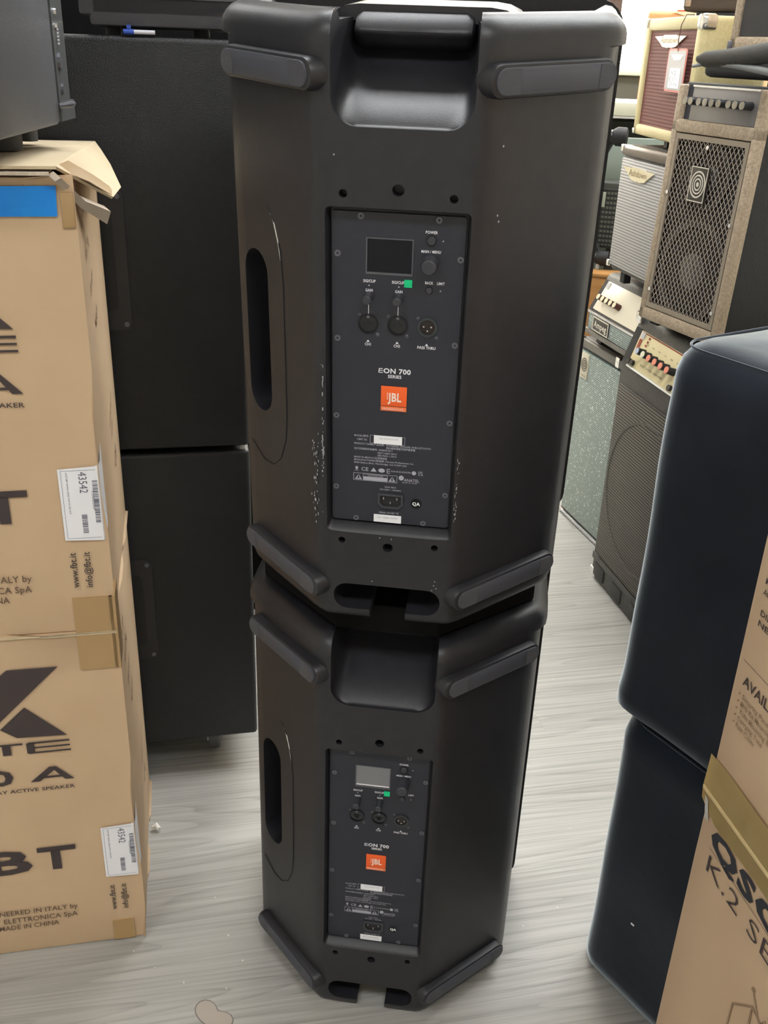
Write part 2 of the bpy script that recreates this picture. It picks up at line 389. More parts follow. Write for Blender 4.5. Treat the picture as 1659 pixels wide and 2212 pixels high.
def make_speaker():
    t = thing('pa_speaker', '', 'speaker')
    body = obj('cabinet', body_mesh(), plastic, t, 30)
    cuts = [cutter(scoop_cutter())]
    # connector panel recess with a sloped lower lip
    bm = BM(); o1 = rrect(-.0742, .0742, .1265, .5030, .006, 4); o2 = rrect(-.0728, .0728, .1300, .5015, .005, 4); o3 = rrect(-.0700, .0700, .1355, .4995, .004, 4)
    rr = [[bm.verts.new((a, y, b)) for a, b in q] for q, y in ((o1, -.01), (o1, 0.0), (o2, .0028), (o3, .0165))]
    n = len(o1)
    for A, B in zip(rr, rr[1:]):
        for i in range(n): bm.faces.new((A[i], A[(i+1) % n], B[(i+1) % n], B[i]))
    bm.faces.new(rr[0]); bm.faces.new(rr[-1][::-1]); cuts.append(cutter(bm))
    # bottom slot and centre notch
    cuts.append(cutter(prism(BM(), rrect(-.0655, .0655, .0165, .0535, .0175, 7), -.02, .075)))
    cuts.append(cutter(prism(BM(), [(-.0205, -.02), (.0235, -.02), (.0235, .034), (-.0205, .034)], -.02, .2)))
    # threaded fixing points
    for x, z, r in ((-.055, .5158, .0042), (.055, .5158, .0042), (0, .5214, .0060), (-.0553, .1149, .0042), (.0553, .1149, .0042), (0, .1097, .0060)):
        cuts.append(cutter(cyl(BM(), (x, -.01, z), r, .026, 'y', 20)))
    # side grip pocket on the left flank
    q = []
    for a0, zc in ((0, .405), (180, .262)):
        for k in range(11):
            a = math.radians(a0+180*k/10); q.append((.0245*math.cos(a), zc+.027*math.sin(a)))
    Mp = Matrix.Translation((-.1715, .0885, 0)) @ Matrix.Rotation(math.radians(-38), 4, 'Z')
    cuts.append(cutter(prism(BM(), q, -.05, .05, M=Mp)))
    boolean(body, cuts)
    # grip bar inside the top scoop
    prof = [(.130, .676), (.096, .6755), (.086, .672), (.077, .666), (.071, .6605), (.0685, .657), (.0690, .654), (.074, .649), (.083, .644), (.094, .640), (.105, .637), (.130, .636)]
    bm = BM(); xs = [-.0590, -.0565, -.050, 0, .052, .0585, .0610]; sc = [.0, .008, .0025*0, 0, 0, .008, 0]
    R = []
    for x in xs:
        e = 1 if abs(x) < .053 else (.86 if abs(x) < .0586 else .5)
        cyc, czc = .100, .656
        R.append([bm.verts.new((x, cyc+(y-cyc)*e, czc+(z-czc)*e)) for y, z in prof])
    for a, b in zip(R, R[1:]):
        for i in range(len(prof)): bm.faces.new((a[i], a[(i+1) % len(prof)], b[(i+1) % len(prof)], b[i]))
    bm.faces.new(R[0][::-1]); bm.faces.new(R[-1]); obj('carry_handle', bm, plastic, t, 40)
    # raised back of the scoop and stacking pad on top
    bm = BM(); prof = [(-.088, .664), (-.080, .672), (-.070, .6770), (-.055, .6790), (.075, .6790), (.090, .6770), (.102, .672), (.110, .664)]
    prism(bm, prof, .090, .235); obj('handle_crown', bm, plastic, t, 30)
    # front baffle with grille
    bm = BM(); prism(bm, rrect(-.2205, .2205, .010, .684, .035, 6), .298, .345)
    obj('front_grille', bm, grille_blk, t, 40)
    # stadium feet on the angled flanks
    for zc, slope in ((.6225, 0.0), (.0465, 0.0)):
        for s in (-1, 1):
            ft = None
            for name, hw, u0, u1, d0, d1, mt in (('foot_bar', .0155, -.013, .1590, -.010, .011, plastic), ('rubber_pad', .0118, -.0065, .1555, .0111, .0124, rubber)):
                bm = BM(); N_ = 8; pts = []
                for k in range(N_+1):
                    a = PI/2+PI*k/N_; pts.append((u0+hw+hw*math.cos(a), hw*math.sin(a)))
                for k in range(N_+1):
                    a = -PI/2+PI*k/N_; pts.append((u1-hw+hw*math.cos(a), hw*math.sin(a)))
                # loft base -> crown with a rounded edge; bar follows the flank then bends round the side
                lay = ((d0, 0.0), (d1*.55, 0.0), (d1*.9, -.0012), (d1, -.0035)) if name == 'foot_bar' else ((d0-.003, 0), (d1-.0004, 0), (d1, -.0006))
                rings = []
                for d, sh in lay:
                    rg = []
                    for u, v in pts:
                        L_ = math.hypot(u-min(max(u, u0+hw), u1-hw), v) or 1
                        cu = min(max(u, u0+hw), u1-hw); k = (hw+sh)/hw
                        uu = cu+(u-cu)*k; vv = v*k
                        yb = 0
                        rg.append(bm.verts.new((uu, -d+yb, vv)))
                    rings.append(rg)
                m_ = len(pts)
                for A, B in zip(rings, rings[1:]):
                    for i in range(m_): bm.faces.new((A[i], A[(i+1) % m_], B[(i+1) % m_], B[i]))
                bm.faces.new(rings[-1][::-1]); bm.faces.new(rings[0])
                ang = math.radians(45); ex = Vector((math.cos(ang)*s, math.sin(ang), 0)); ey = Vector((math.sin(ang)*-s, math.cos(ang), 0))
                M = Matrix(((ex.x, ey.x, 0, s*.0845), (ex.y, ey.y, 0, .0040), (0, 0, 1, zc), (0, 0, 0, 1)))
                bmesh.ops.transform(bm, matrix=M, verts=bm.verts)
                o = obj(name, bm, mt, t if ft is None else ft, 40)
                if ft is None: ft = o
            # hatched tips
            for ua, ub in ((-.0060, .024), (.131, .1550)):
                bm = BM(); hw = .0113; pts = []
                left = ua < .05
                for k in range(9):
                    a = (PI/2 if left else -PI/2)+PI*k/8; c0 = ua+hw if left else ub-hw; pts.append((c0+hw*math.cos(a), hw*math.sin(a)))
                pts += [(ub, -hw), (ub, hw)] if left else [(ua, hw), (ua, -hw)]
                A = [bm.verts.new((u, -.0116 if 1 else 0, v)) for u, v in pts]; B = [bm.verts.new((u, -.0128, v)) for u, v in pts]
                for vv in A+B:
                    pass
                m_ = len(pts)
                for i in range(m_): bm.faces.new((A[i], A[(i+1) % m_], B[(i+1) % m_], B[i]))
                bm.faces.new(B[::-1]); bm.faces.new(A); bmesh.ops.transform(bm, matrix=M, verts=bm.verts)
                obj('pad_tip', bm, rubber_tip, ft, 40)
    # seam around the grip moulding
    seam = []
    def flank(u, z): return Vector((-.0845-u*math.cos(PI/4)-.0003, .0040+u*math.sin(PI/4)-.0003, z))
    for k in range(25):
        a = math.radians(-90+180*k/24); pass
    path = [flank(.150, .185), flank(.120, .168), flank(.098, .170), flank(.080, .186), flank(.068, .215), flank(.064, .25), flank(.064, .40), flank(.068, .44), flank(.080, .470), flank(.094, .485)]
    obj('grip_seam', tube(BM(), path, .0005, 6), black, t)
    obj('grip_scratch', tube(BM(), [flank(.0865, .4775), flank(.079, .468), flank(.072, .450), flank(.068, .430)], [.0002, .0007, .0007, .0002], 6), mat('scratch_white', (.6, .58, .52), .6), t)
    # ---- connector panel
    pl = obj('connector_panel', prism(BM(), rrect(-.0683, .0683, .1372, .4965, .003, 3), .0120, .0158), plate_m, t)
    Y0 = .0120
    def fn(a, b, y=Y0-.0002): return (a, y, b)
    bm = BM(); ring_prism(bm, [(-.0330, .4338), (.0160, .4338), (.0160, .4716), (-.0330, .4716)], [(-.0316, .4362), (.0148, .4362), (.0148, .4704), (-.0316, .4704)], Y0-.0008, Y0+.001)
    obj('screen_bezel', bm, mat('bezel', (.09, .09, .105), .35), t)
    obj('screen', box(BM(), -.0316, .0148, Y0-.0001, Y0+.001, .4362, .4704), mat('dark_screen', (.004, .004, .009), .25, spec=.25), t)
    for x, z in ((-.0624, .4537), (-.0625, .3624), (.0645, .4540), (.0640, .3627), (-.0385, .4924), (.0407, .4925), (-.0637, .2717), (.0635, .2723), (-.0641, .181), (.0635, .181), (-.0402, .1409), (.0394, .1409)):
        bm = BM(); ring_prism(bm, [(x+.0034*math.cos(a*PI/8), z+.0034*math.sin(a*PI/8)) for a in range(16)], [(x+.0012*math.cos(a*PI/8), z+.0012*math.sin(a*PI/8)) for a in range(16)], Y0-.0012, Y0+.0005)
        s_ = obj('screw', bm, dark_screw, t); obj('screw_socket', cyl(BM(), (x, Y0, z), .0012, -.0004, 'y', 10), black, s_)
    # knobs and buttons
    bm = BM(); cyl(bm, (.0338, Y0, .4488), .0093, -.004, 'y', 28); cyl(bm, (.0338, Y0-.004, .4488), .0088, -.016, 'y', 28, .0078, .0012)
    obj('main_knob', bm, knob_m, t)
    for x in (-.0293, .0020):
        bm = BM(); cyl(bm, (x, Y0, .4100), .0052, -.016, 'y', 24, .0047, .001); obj('gain_knob', bm, knob_m, t)
    for x, z, r in ((.0339, .4716, .0050), (.0336, .4203, .0038)):
        bm = BM(); ring_prism(bm, [(x+(r+.0006)*math.cos(a*PI/12), z+(r+.0006)*math.sin(a*PI/12)) for a in range(24)], [(x+(r-.0003)*math.cos(a*PI/12), z+(r-.0003)*math.sin(a*PI/12)) for a in range(24)], Y0-.0005, Y0)
        o = obj('button_ring', bm, black, t); cyl_b = BM(); cyl(cyl_b, (x, Y0, z), r-.0004, -.0028, 'y', 24, None, .0008); obj('button', cyl_b, knob_m, t)
    for x, z in ((.0458, .4716), (.0456, .4203), (-.0292, .4217), (.0021, .4219)):
        obj('indicator', cyl(BM(), (x, Y0, z), .0008, -.0005, 'y', 10), grey_print, t)
    # sockets
    for x, z in ((-.0294, .3803), (.0022, .3804)):
        bm = BM(); ci = lambda r: [(x+r*math.cos(a*PI/14), z+r*math.sin(a*PI/14)) for a in range(28)]
        ring_prism(bm, ci(.0108), ci(.0092), Y0-.0015, Y0+.001); s_ = obj('combo_socket', bm, gloss_black, t)
        obj('socket_face', cyl(BM(), (x, Y0, z), .0093, -.0002, 'y', 28), mat('socket_face', (.012, .013, .017), .15, coat=.5), s_)
        bm = BM(); cyl(bm, (x, Y0-.0003, z-.0005), .0032, -.0004, 'y', 16)
        box(bm, x-.0052, x+.0052, Y0-.0007, Y0-.0003, z-.0002, z+.0014); box(bm, x-.0012, x+.0012, Y0-.0007, Y0-.0003, z-.0048, z)
        obj('jack_hole', bm, black, s_)
        obj('latch', box(BM(), x-.0016, x+.0016, Y0-.002, Y0-.0003, z+.0066, z+.0092, bev=.0004), steel if 0 else dark_screw, s_)
    x, z = .0338, .3807; ci = lambda r: [(x+r*math.cos(a*PI/14), z+r*math.sin(a*PI/14)) for a in range(28)]
    s_ = obj('output_socket', ring_prism(BM(), ci(.0106), ci(.0082), Y0-.0018, Y0+.001), mat('socket_ring', (.035, .042, .046), .4), t)
    obj('socket_floor', cyl(BM(), (x, Y0, z), .0083, -.0002, 'y', 28), mat('warm_black', (.016, .010, .008), .4), s_)
    for dx, dz in ((-.0038, .0008), (.0042, .0008), (.0002, -.0036)):
        obj('pin', cyl(BM(), (x+dx, Y0, z+dz), .0009, -.0022, 'y', 10), steel, s_)
    for x, z in ((-.0392, .3895), (-.0192, .3688), (-.0078, .3895), (.0122, .3692), (.0235, .3895), (.0440, .3692)):
        s_ = obj('socket_screw', cyl(BM(), (x, Y0, z), .0018, -.0009, 'y', 12, None, .0004), dark_screw, t)
        bm = BM(); box(bm, x-.0011, x+.0011, Y0-.00115, Y0-.0009, z-.0002, z+.0002); box(bm, x-.0002, x+.0002, Y0-.00115, Y0-.0009, z-.0011, z+.0011); obj('cross_slot', bm, black, s_)
    # mains inlet
    bm = BM(); out = [(-.0146, .1765), (.0150, .1765), (.0150, .1635), (.0095, .1580), (-.0092, .1580), (-.0146, .1635)]; inn = [(-.0122, .1745), (.0126, .1745), (.0126, .1645), (.0085, .1602), (-.0082, .1602), (-.0122, .1645)]
    ring_prism(bm, out, inn, Y0-.0028, Y0+.001); s_ = obj('mains_inlet', bm, mat('inlet_rim', (.05, .052, .062), .4), t)
    bm = BM(); prism(bm, inn, Y0-.0004, Y0); obj('inlet_well', bm, black, s_)
    for dx, z0, z1 in ((-.0078, .1695, .1728), (.0080, .1695, .1728), (.0002, .1640, .1672)):
        obj('blade', box(BM(), dx-.0005, dx+.0005, Y0-.0026, Y0, z0, z1), steel, s_)
    # badge
    b_ = obj('orange_badge', box(BM(), -.0140, .0147, Y0-.0008, Y0, .2873, .3108, bev=.0003), orange, t)
    obj('badge_strip', box(BM(), -.0140, .0147, Y0-.0008, Y0, .2815, .2866, bev=.0002), orange2, b_)
    bm = BM(); text(bm, 'JBL', fn(.0013, .2933, Y0-.001), (1, 0, 0), (0, 0, 1), .0098, .0150, bold=.03)
    for k in range(4): poly(bm, [(-.0075, .3030-k*.0022), (-.0058, .3030-k*.0022), (-.0060, .3020-k*.0022), (-.0073, .3020-k*.0022)], lambda a, b: fn(a, b, Y0-.001))
    text(bm, 'PROFESSIONAL', fn(.0003, .2829, Y0-.001), (1, 0, 0), (0, 0, 1), .0022, .0235)
    obj('badge_letters', bm, mat('badge_white', (.95, .78, .70), .5), b_)
    obj('green_sticker', box(BM(), .0077, .0160, Y0-.0011, Y0, .4221, .4300), green_st, t)
    # stickers
    l_ = obj('model_sticker', box(BM(), -.0209, .0112, Y0-.0005, Y0, .2401, .2502), paper, t)
    bm = BM(); text(bm, 'JBL-EON715-CN', fn(-.004, .2460, Y0-.0007), (1, 0, 0), (0, 0, 1), .0019, .021); obj('sticker_print', bm, grey_print, l_)
    l_ = obj('serial_sticker', box(BM(), -.0192, .0134, Y0-.0005, Y0, .1376, .1476), paper, t)
    bm = BM(); text(bm, 'SN: YJ280-96994', fn(-.003, .1432, Y0-.0007), (1, 0, 0), (0, 0, 1), .0019, .024); obj('sticker_print', bm, grey_print, l_)
    l_ = obj('round_sticker', cyl(BM(), (.0304, Y0, .1662), .0066, -.0003, 'y', 24), gloss_black, t)
    bm = BM(); text(bm, 'QA', fn(.0304, .1640, Y0-.0005), (1, 0, 0), (0, 0, 1), .0042, .0090, bold=.03); obj('sticker_print', bm, mat('pure_white', (.95, .95, .95), .5), l_)
    # lettering
    bm = BM(); X, Z = (1, 0, 0), (0, 0, 1)
    for s, x, z, c, wd in (('POWER', .0338, .4785, .0028, .0122), ('MAIN / MENU', .0340, .4590, .0028, .0200), ('BACK', .0335, .4268, .0028, .0085), ('LIMIT', .0456, .4268, .0028, .0080),
                           ('SIG/CLIP', -.0289, .4250, .0029, .0130), ('GAIN', -.0291, .4152, .0029, .0078), ('SIG/CLIP', .0012, .4252, .0029, .0130), ('GAIN', .0022, .4155, .0029, .0078),
                           ('CH1', -.0295, .3560, .0030, .0065), ('CH2', .0019, .3560, .0030, .0070), ('PASS THRU', .0338, .3562, .0031, .0195)):
        text(bm, s, fn(x, z), X, Z, c, wd, bold=.022)
    for x in (-.0294, .0020, .0338): poly(bm, [(x-.0018, .3600), (x+.0018, .3600), (x, .3624)], fn)
    for x in (-.0293, .0020): poly(bm, [(x-.0003, .3905), (x+.0003, .3905), (x+.0003, .4060), (x-.0003, .4060)], fn)
    text(bm, 'ON 700', fn(.0031, .3258), X, Z, .0056, .0300, bold=.03)
    for a0, a1, b0, b1 in ((-.0172, -.0125, .3258, .3267), (-.0166, -.0125, .3282, .3290), (-.0164, -.0128, .3303, .3311), (-.0174, -.0165, .3262, .3286), (-.0170, -.0160, .3290, .3309)):
        poly(bm, [(a0, b0), (a1, b0), (a1, b1), (a0, b1)], fn)
    text(bm, 'SERIES', fn(.0006, .3204), X, Z, .0036, .0150, bold=.025)
    obj('panel_lettering', bm, white, t, stuff=True)
    bm = BM()
    for s, x, z, c, wd in (('MODEL/型号:', -.0433, .2472, .0022, .0165), ('CMIT ID:', -.0402, .2427, .0022, .0118), ('PRODUCT NAME/产品名称:', -.0433, .2374, .0022, .0345), ('POWERED SPEAKER W/BLUETOOTH', -.0065, .2374, .0021, .0505),
                           ('两分频有源蓝牙扬声器音箱', -.0065, .2340, .0022, .0330), ('执行的国家标准编号: GB8898-2011', -.0433, .2310, .0020, .0440), ('GB/T13837-2012', -.0165, .2273, .0020, .0220), ('GB17625.1-2012', -.0165, .2240, .0020, .0220),
                           ('MADE IN MEXICO/墨西哥制造', -.0433, .2203, .0020, .0380), ('MANUFACTURER/制造商: Harman Professional, Inc.', -.0433, .2168, .0020, .0690), ('8500 Balboa Blvd., Northridge, CA 91329 USA', -.0433, .2133, .0020, .0610),
                           ('CE', -.0348, .2040, .0046, .0082), ('R-R-HCD-EON700', .0002, .2052, .0020, .0222), ('UK', .0310, .2064, .0026, .0056), ('CA', .0310, .2034, .0026, .0060), ('ANATEL', .0150, .1945, .0036, .0178), ('06595-21-02787', .0130, .1922, .0013, .0175)):
        text(bm, s, fn(x, z), X, Z, c, wd, 'l', bold=.012)
    for s, x, z, c, wd in (('500W MAX', -.0004, .1841, .0019, .0135), ('220-240V ~ 50/60Hz', -.0004, .1806, .0019, .0250), ('SERIAL NO/出厂号', -.0015, .1497, .0019, .0230)): text(bm, s, fn(x, z), X, Z, c, wd, bold=.012)
    def frame(a0, a1, b0, b1, t_=.0004):
        for q in ((a0, a1, b0, b0+t_), (a0, a1, b1-t_, b1), (a0, a0+t_, b0, b1), (a1-t_, a1, b0, b1)): poly(bm, [(q[0], q[2]), (q[1], q[2]), (q[1], q[3]), (q[0], q[3])], fn)
    frame(-.0252, .0146, .2402, .2502); frame(-.0440, .0072, .1912, .2008, .0005)
    poly(bm, [(-.0328, .1922), (-.0040, .1922), (-.0040, .1968), (-.0328, .1968)], fn); frame(-.0328, -.0040, .1920, .1998)
    text(bm, 'CAUTION/注意', fn(-.0184, .1974), X, Z, .0017, .018)
    for x in (-.0380, .0012):
        for q in ([(x-.0042, .1925), (x-.0016, .1925), (x, .1990)], [(x+.0042, .1925), (x+.0016, .1925), (x, .1990)]): poly(bm, q, fn)
        poly(bm, [(x-.0030, .1925), (x+.0030, .1925), (x+.0020, .1938), (x-.0020, .1938)], lambda a, b: fn(a, b, Y0-.0003))
    for x in (-.0205,): poly(bm, [(x-.0036, .2038), (x+.0036, .2038), (x, .2090)], fn)
    def disc(x, z, r, r2=None):
        n = 20; bm2 = [(x+r*math.cos(2*PI*i/n), z+(r2 or r)*math.sin(2*PI*i/n)) for i in range(n)]; poly(bm, bm2, fn)
    disc(-.0112, .2060, .0038, .0027); disc(.0262, .2060, .0026); disc(.0118, .1985, .0030, .0032)
    for q in ((-.0052, -.0044, .2030, .2088), (-.0044, -.0012, .2030, .2038), (-.0044, -.0012, .2055, .2063), (-.0044, -.0012, .2080, .2088), (-.0426, -.0380, .2036, .2041)): poly(bm, [(q[0], q[2]), (q[1], q[2]), (q[1], q[3]), (q[0], q[3])], fn)
    poly(bm, [(-.0418, .2090), (-.0386, .2090), (-.0390, .2052), (-.0414, .2052)], fn)
    obj('small_print', bm, grey_print, t, stuff=True)
    return t
spkT = make_speaker()
TILT = 0.07543
# lower one first, standing on the floor
spkB = copy_tree(spkT)
tag(spkB, 'lower black PA speaker standing on the floor, its small screen painted with a pale grey reflection', 'speaker', 'stacked black PA speakers seen from behind')
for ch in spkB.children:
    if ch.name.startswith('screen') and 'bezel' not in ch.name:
        ch.data = ch.data.copy(); ch.data.materials.clear(); ch.data.materials.append(mat('pale_reflection', (.20, .205, .225), .35)); ch['label'] = 'pale grey screen'  # ceiling reflection in the lower screen, painted as a pale grey surface
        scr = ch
bm = BM(); box(bm, -.0312, .0144, .0112, .0117, .4372, .4388); obj('reflection_line', bm, mat('reflection_line', (.9, .86, .9), .4), scr, label='white line of the painted reflection along the bottom of the screen')  # bright line of that reflection, painted white
spkT.location = (.00234, -.00741, .716); spkT.rotation_euler = (TILT, 0, -.006076)
tag(spkT, 'upper black PA speaker stacked on the other, scuffed, its small screen dark', 'speaker', 'stacked black PA speakers seen from behind')
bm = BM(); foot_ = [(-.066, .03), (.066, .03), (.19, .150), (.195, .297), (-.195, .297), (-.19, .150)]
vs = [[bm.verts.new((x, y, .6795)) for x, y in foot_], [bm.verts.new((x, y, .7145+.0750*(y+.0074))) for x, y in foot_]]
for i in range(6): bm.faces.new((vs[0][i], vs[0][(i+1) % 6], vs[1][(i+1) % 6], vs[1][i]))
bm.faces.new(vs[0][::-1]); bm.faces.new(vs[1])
tag(obj('added_gap_filler_pad', bm, mat('added_pad_black', (.006, .006, .006), .9, spec=.1)), 'added black filler pad keeping light out of the gap between the two stacked PA speakers', 'pad')  # added block: stops light leaking through the gap and carries the upper speaker
# scuffs of the upper one
bm = BM(); rs = random.Random(3)
def fleck(x, z, w_, h_): box(bm, x-w_/2, x+w_/2, -.0004+max(0, abs(x)-.078)*.55, .0008+max(0, abs(x)-.078)*.6, z-h_/2, z+h_/2)
for k in range(46): fleck(-.0772+rs.gauss(0, .0006), rs.choice([rs.uniform(.20, .27), rs.uniform(.15, .34), rs.uniform(.23, .25)]), rs.uniform(.0004, .0013), rs.uniform(.0006, .0045))
for k in range(40): fleck(-.0875+rs.gauss(0, .0025), rs.gauss(.205, .028), rs.uniform(.0003, .0010), rs.uniform(.0006, .0040))
for k in range(26): fleck(.0765+rs.gauss(0, .0008), rs.uniform(.145, .24), rs.uniform(.0003, .0009), rs.uniform(.0006, .004))
for x, z in ((-.064, .552), (.0985, .565), (.098, .500), (.0995, .494), (-.01, .1225), (.004, .122), (-.018, .060), (.057, .062), (.058, .068), (.06, .058), (.055, .055)): fleck(x, z, .0012, .0014)
obj('scuff_marks', bm, mat('scuff_white', (.38, .38, .40), .7), spkT, stuff=True)

# ================================================================== CARTONS ON THE LEFT
BX = (-.3913, .0779)
BW, BD, BH = .40, .385, .6075
def carton_body(bm, W, Dp, H, bulge=.008, seed=0):
    """carton with softly bulging walls; origin at front right bottom corner, x to the left is negative"""
    rs = random.Random(seed); n = 8
    def P(u, v, w_):   # unit cube -> point
        x, y, z = -W*(1-u), Dp*v, H*w_
        bx = bulge*math.sin(PI*v)*math.sin(PI*w_); by = bulge*.5*math.sin(PI*u)*math.sin(PI*w_)
        x += bx*(1 if u > .999 else -1 if u < .001 else 0); y += by*(1 if v > .999 else -.15 if v < .001 else 0)
        return Vector((x, y, z))
    for ax in range(3):
        for side in (0, 1):
            G = []
            for i in range(n+1):
                row = []
                for j in range(n+1):
                    a = [0, 0, 0]; a[ax] = side; a[(ax+1) % 3] = i/n; a[(ax+2) % 3] = j/n; row.append(bm.verts.new(P(*a)))
                G.append(row)
            for i in range(n):
                for j in range(n): bm.faces.new((G[i][j], G[i+1][j], G[i+1][j+1], G[i][j+1]))
    bmesh.ops.remove_doubles(bm, verts=bm.verts, dist=1e-5)
    es = [e for e in bm.edges if len(e.link_faces) == 2 and e.calc_face_angle(0) > 1.0]
    bmesh.ops.bevel(bm, geom=es, offset=.004, segments=2, profile=.5, affect='EDGES')
    return bm
def make_carton():
    t = thing('cardboard_box', '', 'box', (BX[0], BX[1], 0), FA, 'stacked cartons on the left')
    obj('carton', carton_body(BM(), BW, BD, BH), card, t, 40)
    F = -.0022
    def fn(a, b): return (a, F-.0006, b)
    X, Z = (1, 0, 0), (0, 0, 1); bm = BM()
    poly(bm, [(-.152, .554), (-.083, .554), (-.215, .4235), (-.215, .500)], fn)
    obj('logo_arm', bm, ink, t); bm = BM()
    poly(bm, [(-.136, .4885), (-.082, .4335), (-.152, .4358), (-.1735, .4525)], fn)
    obj('logo_arm', bm, ink, t); bm = BM()
    poly(bm, [(-.230, .554), (-.300, .554), (-.345, .4345), (-.270, .4345), (-.215, .500)], fn)
    obj('logo_arm', bm, ink, t); bm = BM()
    for a0, a1, b0, b1 in ((-.1385, -.0800, .4225, .4258), (-.1330, -.0800, .4140, .4168), (-.1385, -.0795, .4050, .4080), (-.1410, -.1300, .4062, .4245), (-.192, -.146, .4225, .4255), (-.175, -.163, .4055, .4230)):
        poly(bm, [(a0, b0), (a1, b0), (a1, b1), (a0, b1)], fn)
    # wide A and 0
    poly(bm, [(-.1430, .3520), (-.1290, .3520), (-.1060, .3722), (-.1140, .3775)], fn); poly(bm, [(-.0930, .3520), (-.0800, .3520), (-.1040, .3775), (-.1140, .3775), (-.1080, .3720)], fn)
    poly(bm, [(-.1290, .3572), (-.0960, .3572), (-.0990, .3608), (-.1250, .3608)], fn)
    text(bm, '10', fn(-.1660, .3510), X, Z, .0265, .060, 'r', .03)
    text(bm, 'TWO-WAY ACTIVE SPEAKER', fn(-.0805, .3345), X, Z, .0062, .160, 'r', .01)
    for a0, a1, b0, b1 in ((-.1500, -.0920, .2120, .2215), (-.1300, -.1160, .1745, .2140)): poly(bm, [(a0, b0), (a1, b0), (a1, b1), (a0, b1)], fn)
    text(bm, 'FB', fn(-.1590, .1755), X, Z, .0450, .130, 'r', .035)
    text(bm, 'www.fbt.it', fn(-.0405, .0720), (0, 0, 1), (-1, 0, 0), .0090, .0540, 'l', .01)
    text(bm, 'info@fbt.it', fn(-.0225, .0720), (0, 0, 1), (-1, 0, 0), .0090, .0545, 'l', .01)
    obj('printed_letters', bm, ink, t, stuff=True)
    bm = BM()
    for s, z, x, wd in (('ENGINEERED IN ITALY by', .0865, -.1010, .150), ('FBT ELETTRONICA SpA', .0700, -.1025, .140), ('MADE IN CHINA', .0550, -.1330, .092)): text(bm, s, fn(x, z), X, Z, .0098, wd, 'r', .008)
    def sd(y, z): return (.0007+.008*math.sin(PI*y/BD)*math.sin(PI*z/BH), y, z)
    for s, y, z, c, wd in (("MEAS'T: 37x39x60.8cm", .10, .405, .014, .125), ('GW: 14.3 Kg', .085, .450, .016, .055), ('NW: 12.7 Kg', .078, .495, .016, .055), ('Q.ty 1 pcs', .070, .540, .016, .050)):
        text(bm, s, sd(y, z), (0, .96, .26), (0, -.26, .96), c, wd, 'l', .005)
    text(bm, 'ACCORDING TO', sd(.145, .245), (0, .9, .42), (0, -.42, .9), .012, .070, 'l'); text(bm, 'PLACE', sd(.160, .225), (0, .9, .42), (0, -.42, .9), .012, .032, 'l')
    text(bm, 'CE', sd(.185, .165), (0, 1, .2), (0, -.2, 1), .024, .04, 'l')
    obj('printed_text', bm, mat('brown_print', (.14, .085, .055), .8), t, stuff=True)
    # shipping label wrapping the corner
    bm = BM(); P = []
    pth = [(-.0515, F-.0010), (-.006, F-.0010), (-.0015, F-.0002), (.0010, .0015), (.0018, .006), (.0032, .020)]
    zz = [(.1455, .2485), (.1435, .2510), (.1430, .2520), (.1440, .2530), (.1490, .2560), (.1560, .2760)]
    for (x, y), (z0, z1) in zip(pth, zz): P.append([bm.verts.new((x, y, z0)), bm.verts.new((x, y, z1))])
    for a, b in zip(P, P[1:]): bm.faces.new((a[0], b[0], b[1], a[1]))
    lb = obj('shipping_label', bm, paper, t)
    bm = BM(); fl2 = lambda a, b: (a, F-.0014, b)
    text(bm, '43542', fl2(-.0260, .2440), (0, 0, -1), (1, 0, 0), .0105, .0300, 'l')
    text(bm, '*C15403523G0*', fl2(-.0115, .2180), (0, 0, -1), (1, 0, 0), .0030, .030, 'l')
    text(bm, 'XST18P WAN 4300 SW15 HE KIT', fl2(-.0420, .2440), (0, 0, -1), (1, 0, 0), .0022, .060, 'l')
    rs = random.Random(5); z = .1555
    while z < .183:
        h = rs.uniform(.0005, .0016); poly(bm, [(-.0270, z), (-.0200, z), (-.0200, z+h), (-.0270, z+h)], fl2); z += h+rs.uniform(.0005, .0014)
    z = .1700
    while z < .2300:
        h = rs.uniform(.0005, .0018); poly(bm, [(-.0095, z), (-.0030, z), (-.0030, z+h), (-.0095, z+h)], fl2); z += h+rs.uniform(.0005, .0014)
    for q in ((-.0480, -.0040, .1480, .1484), (-.0480, -.0040, .2460, .2464), (-.0480, -.0476, .1480, .2464)): poly(bm, [(q[0], q[2]), (q[1], q[2]), (q[1], q[3]), (q[0], q[3])], fl2)
    obj('label_print', bm, mat('label_ink', (.13, .13, .17), .6), lb, stuff=True)
    return t
boxU = make_carton(); boxL = copy_tree(boxU)
tag(boxL, 'lower brown carton on the floor, crisp black X logo, white 43542 label on its corner', 'box')
tag(boxU, 'upper brown carton with crumpled open flaps and a strip of blue tape', 'box')
boxU.location.z = BH
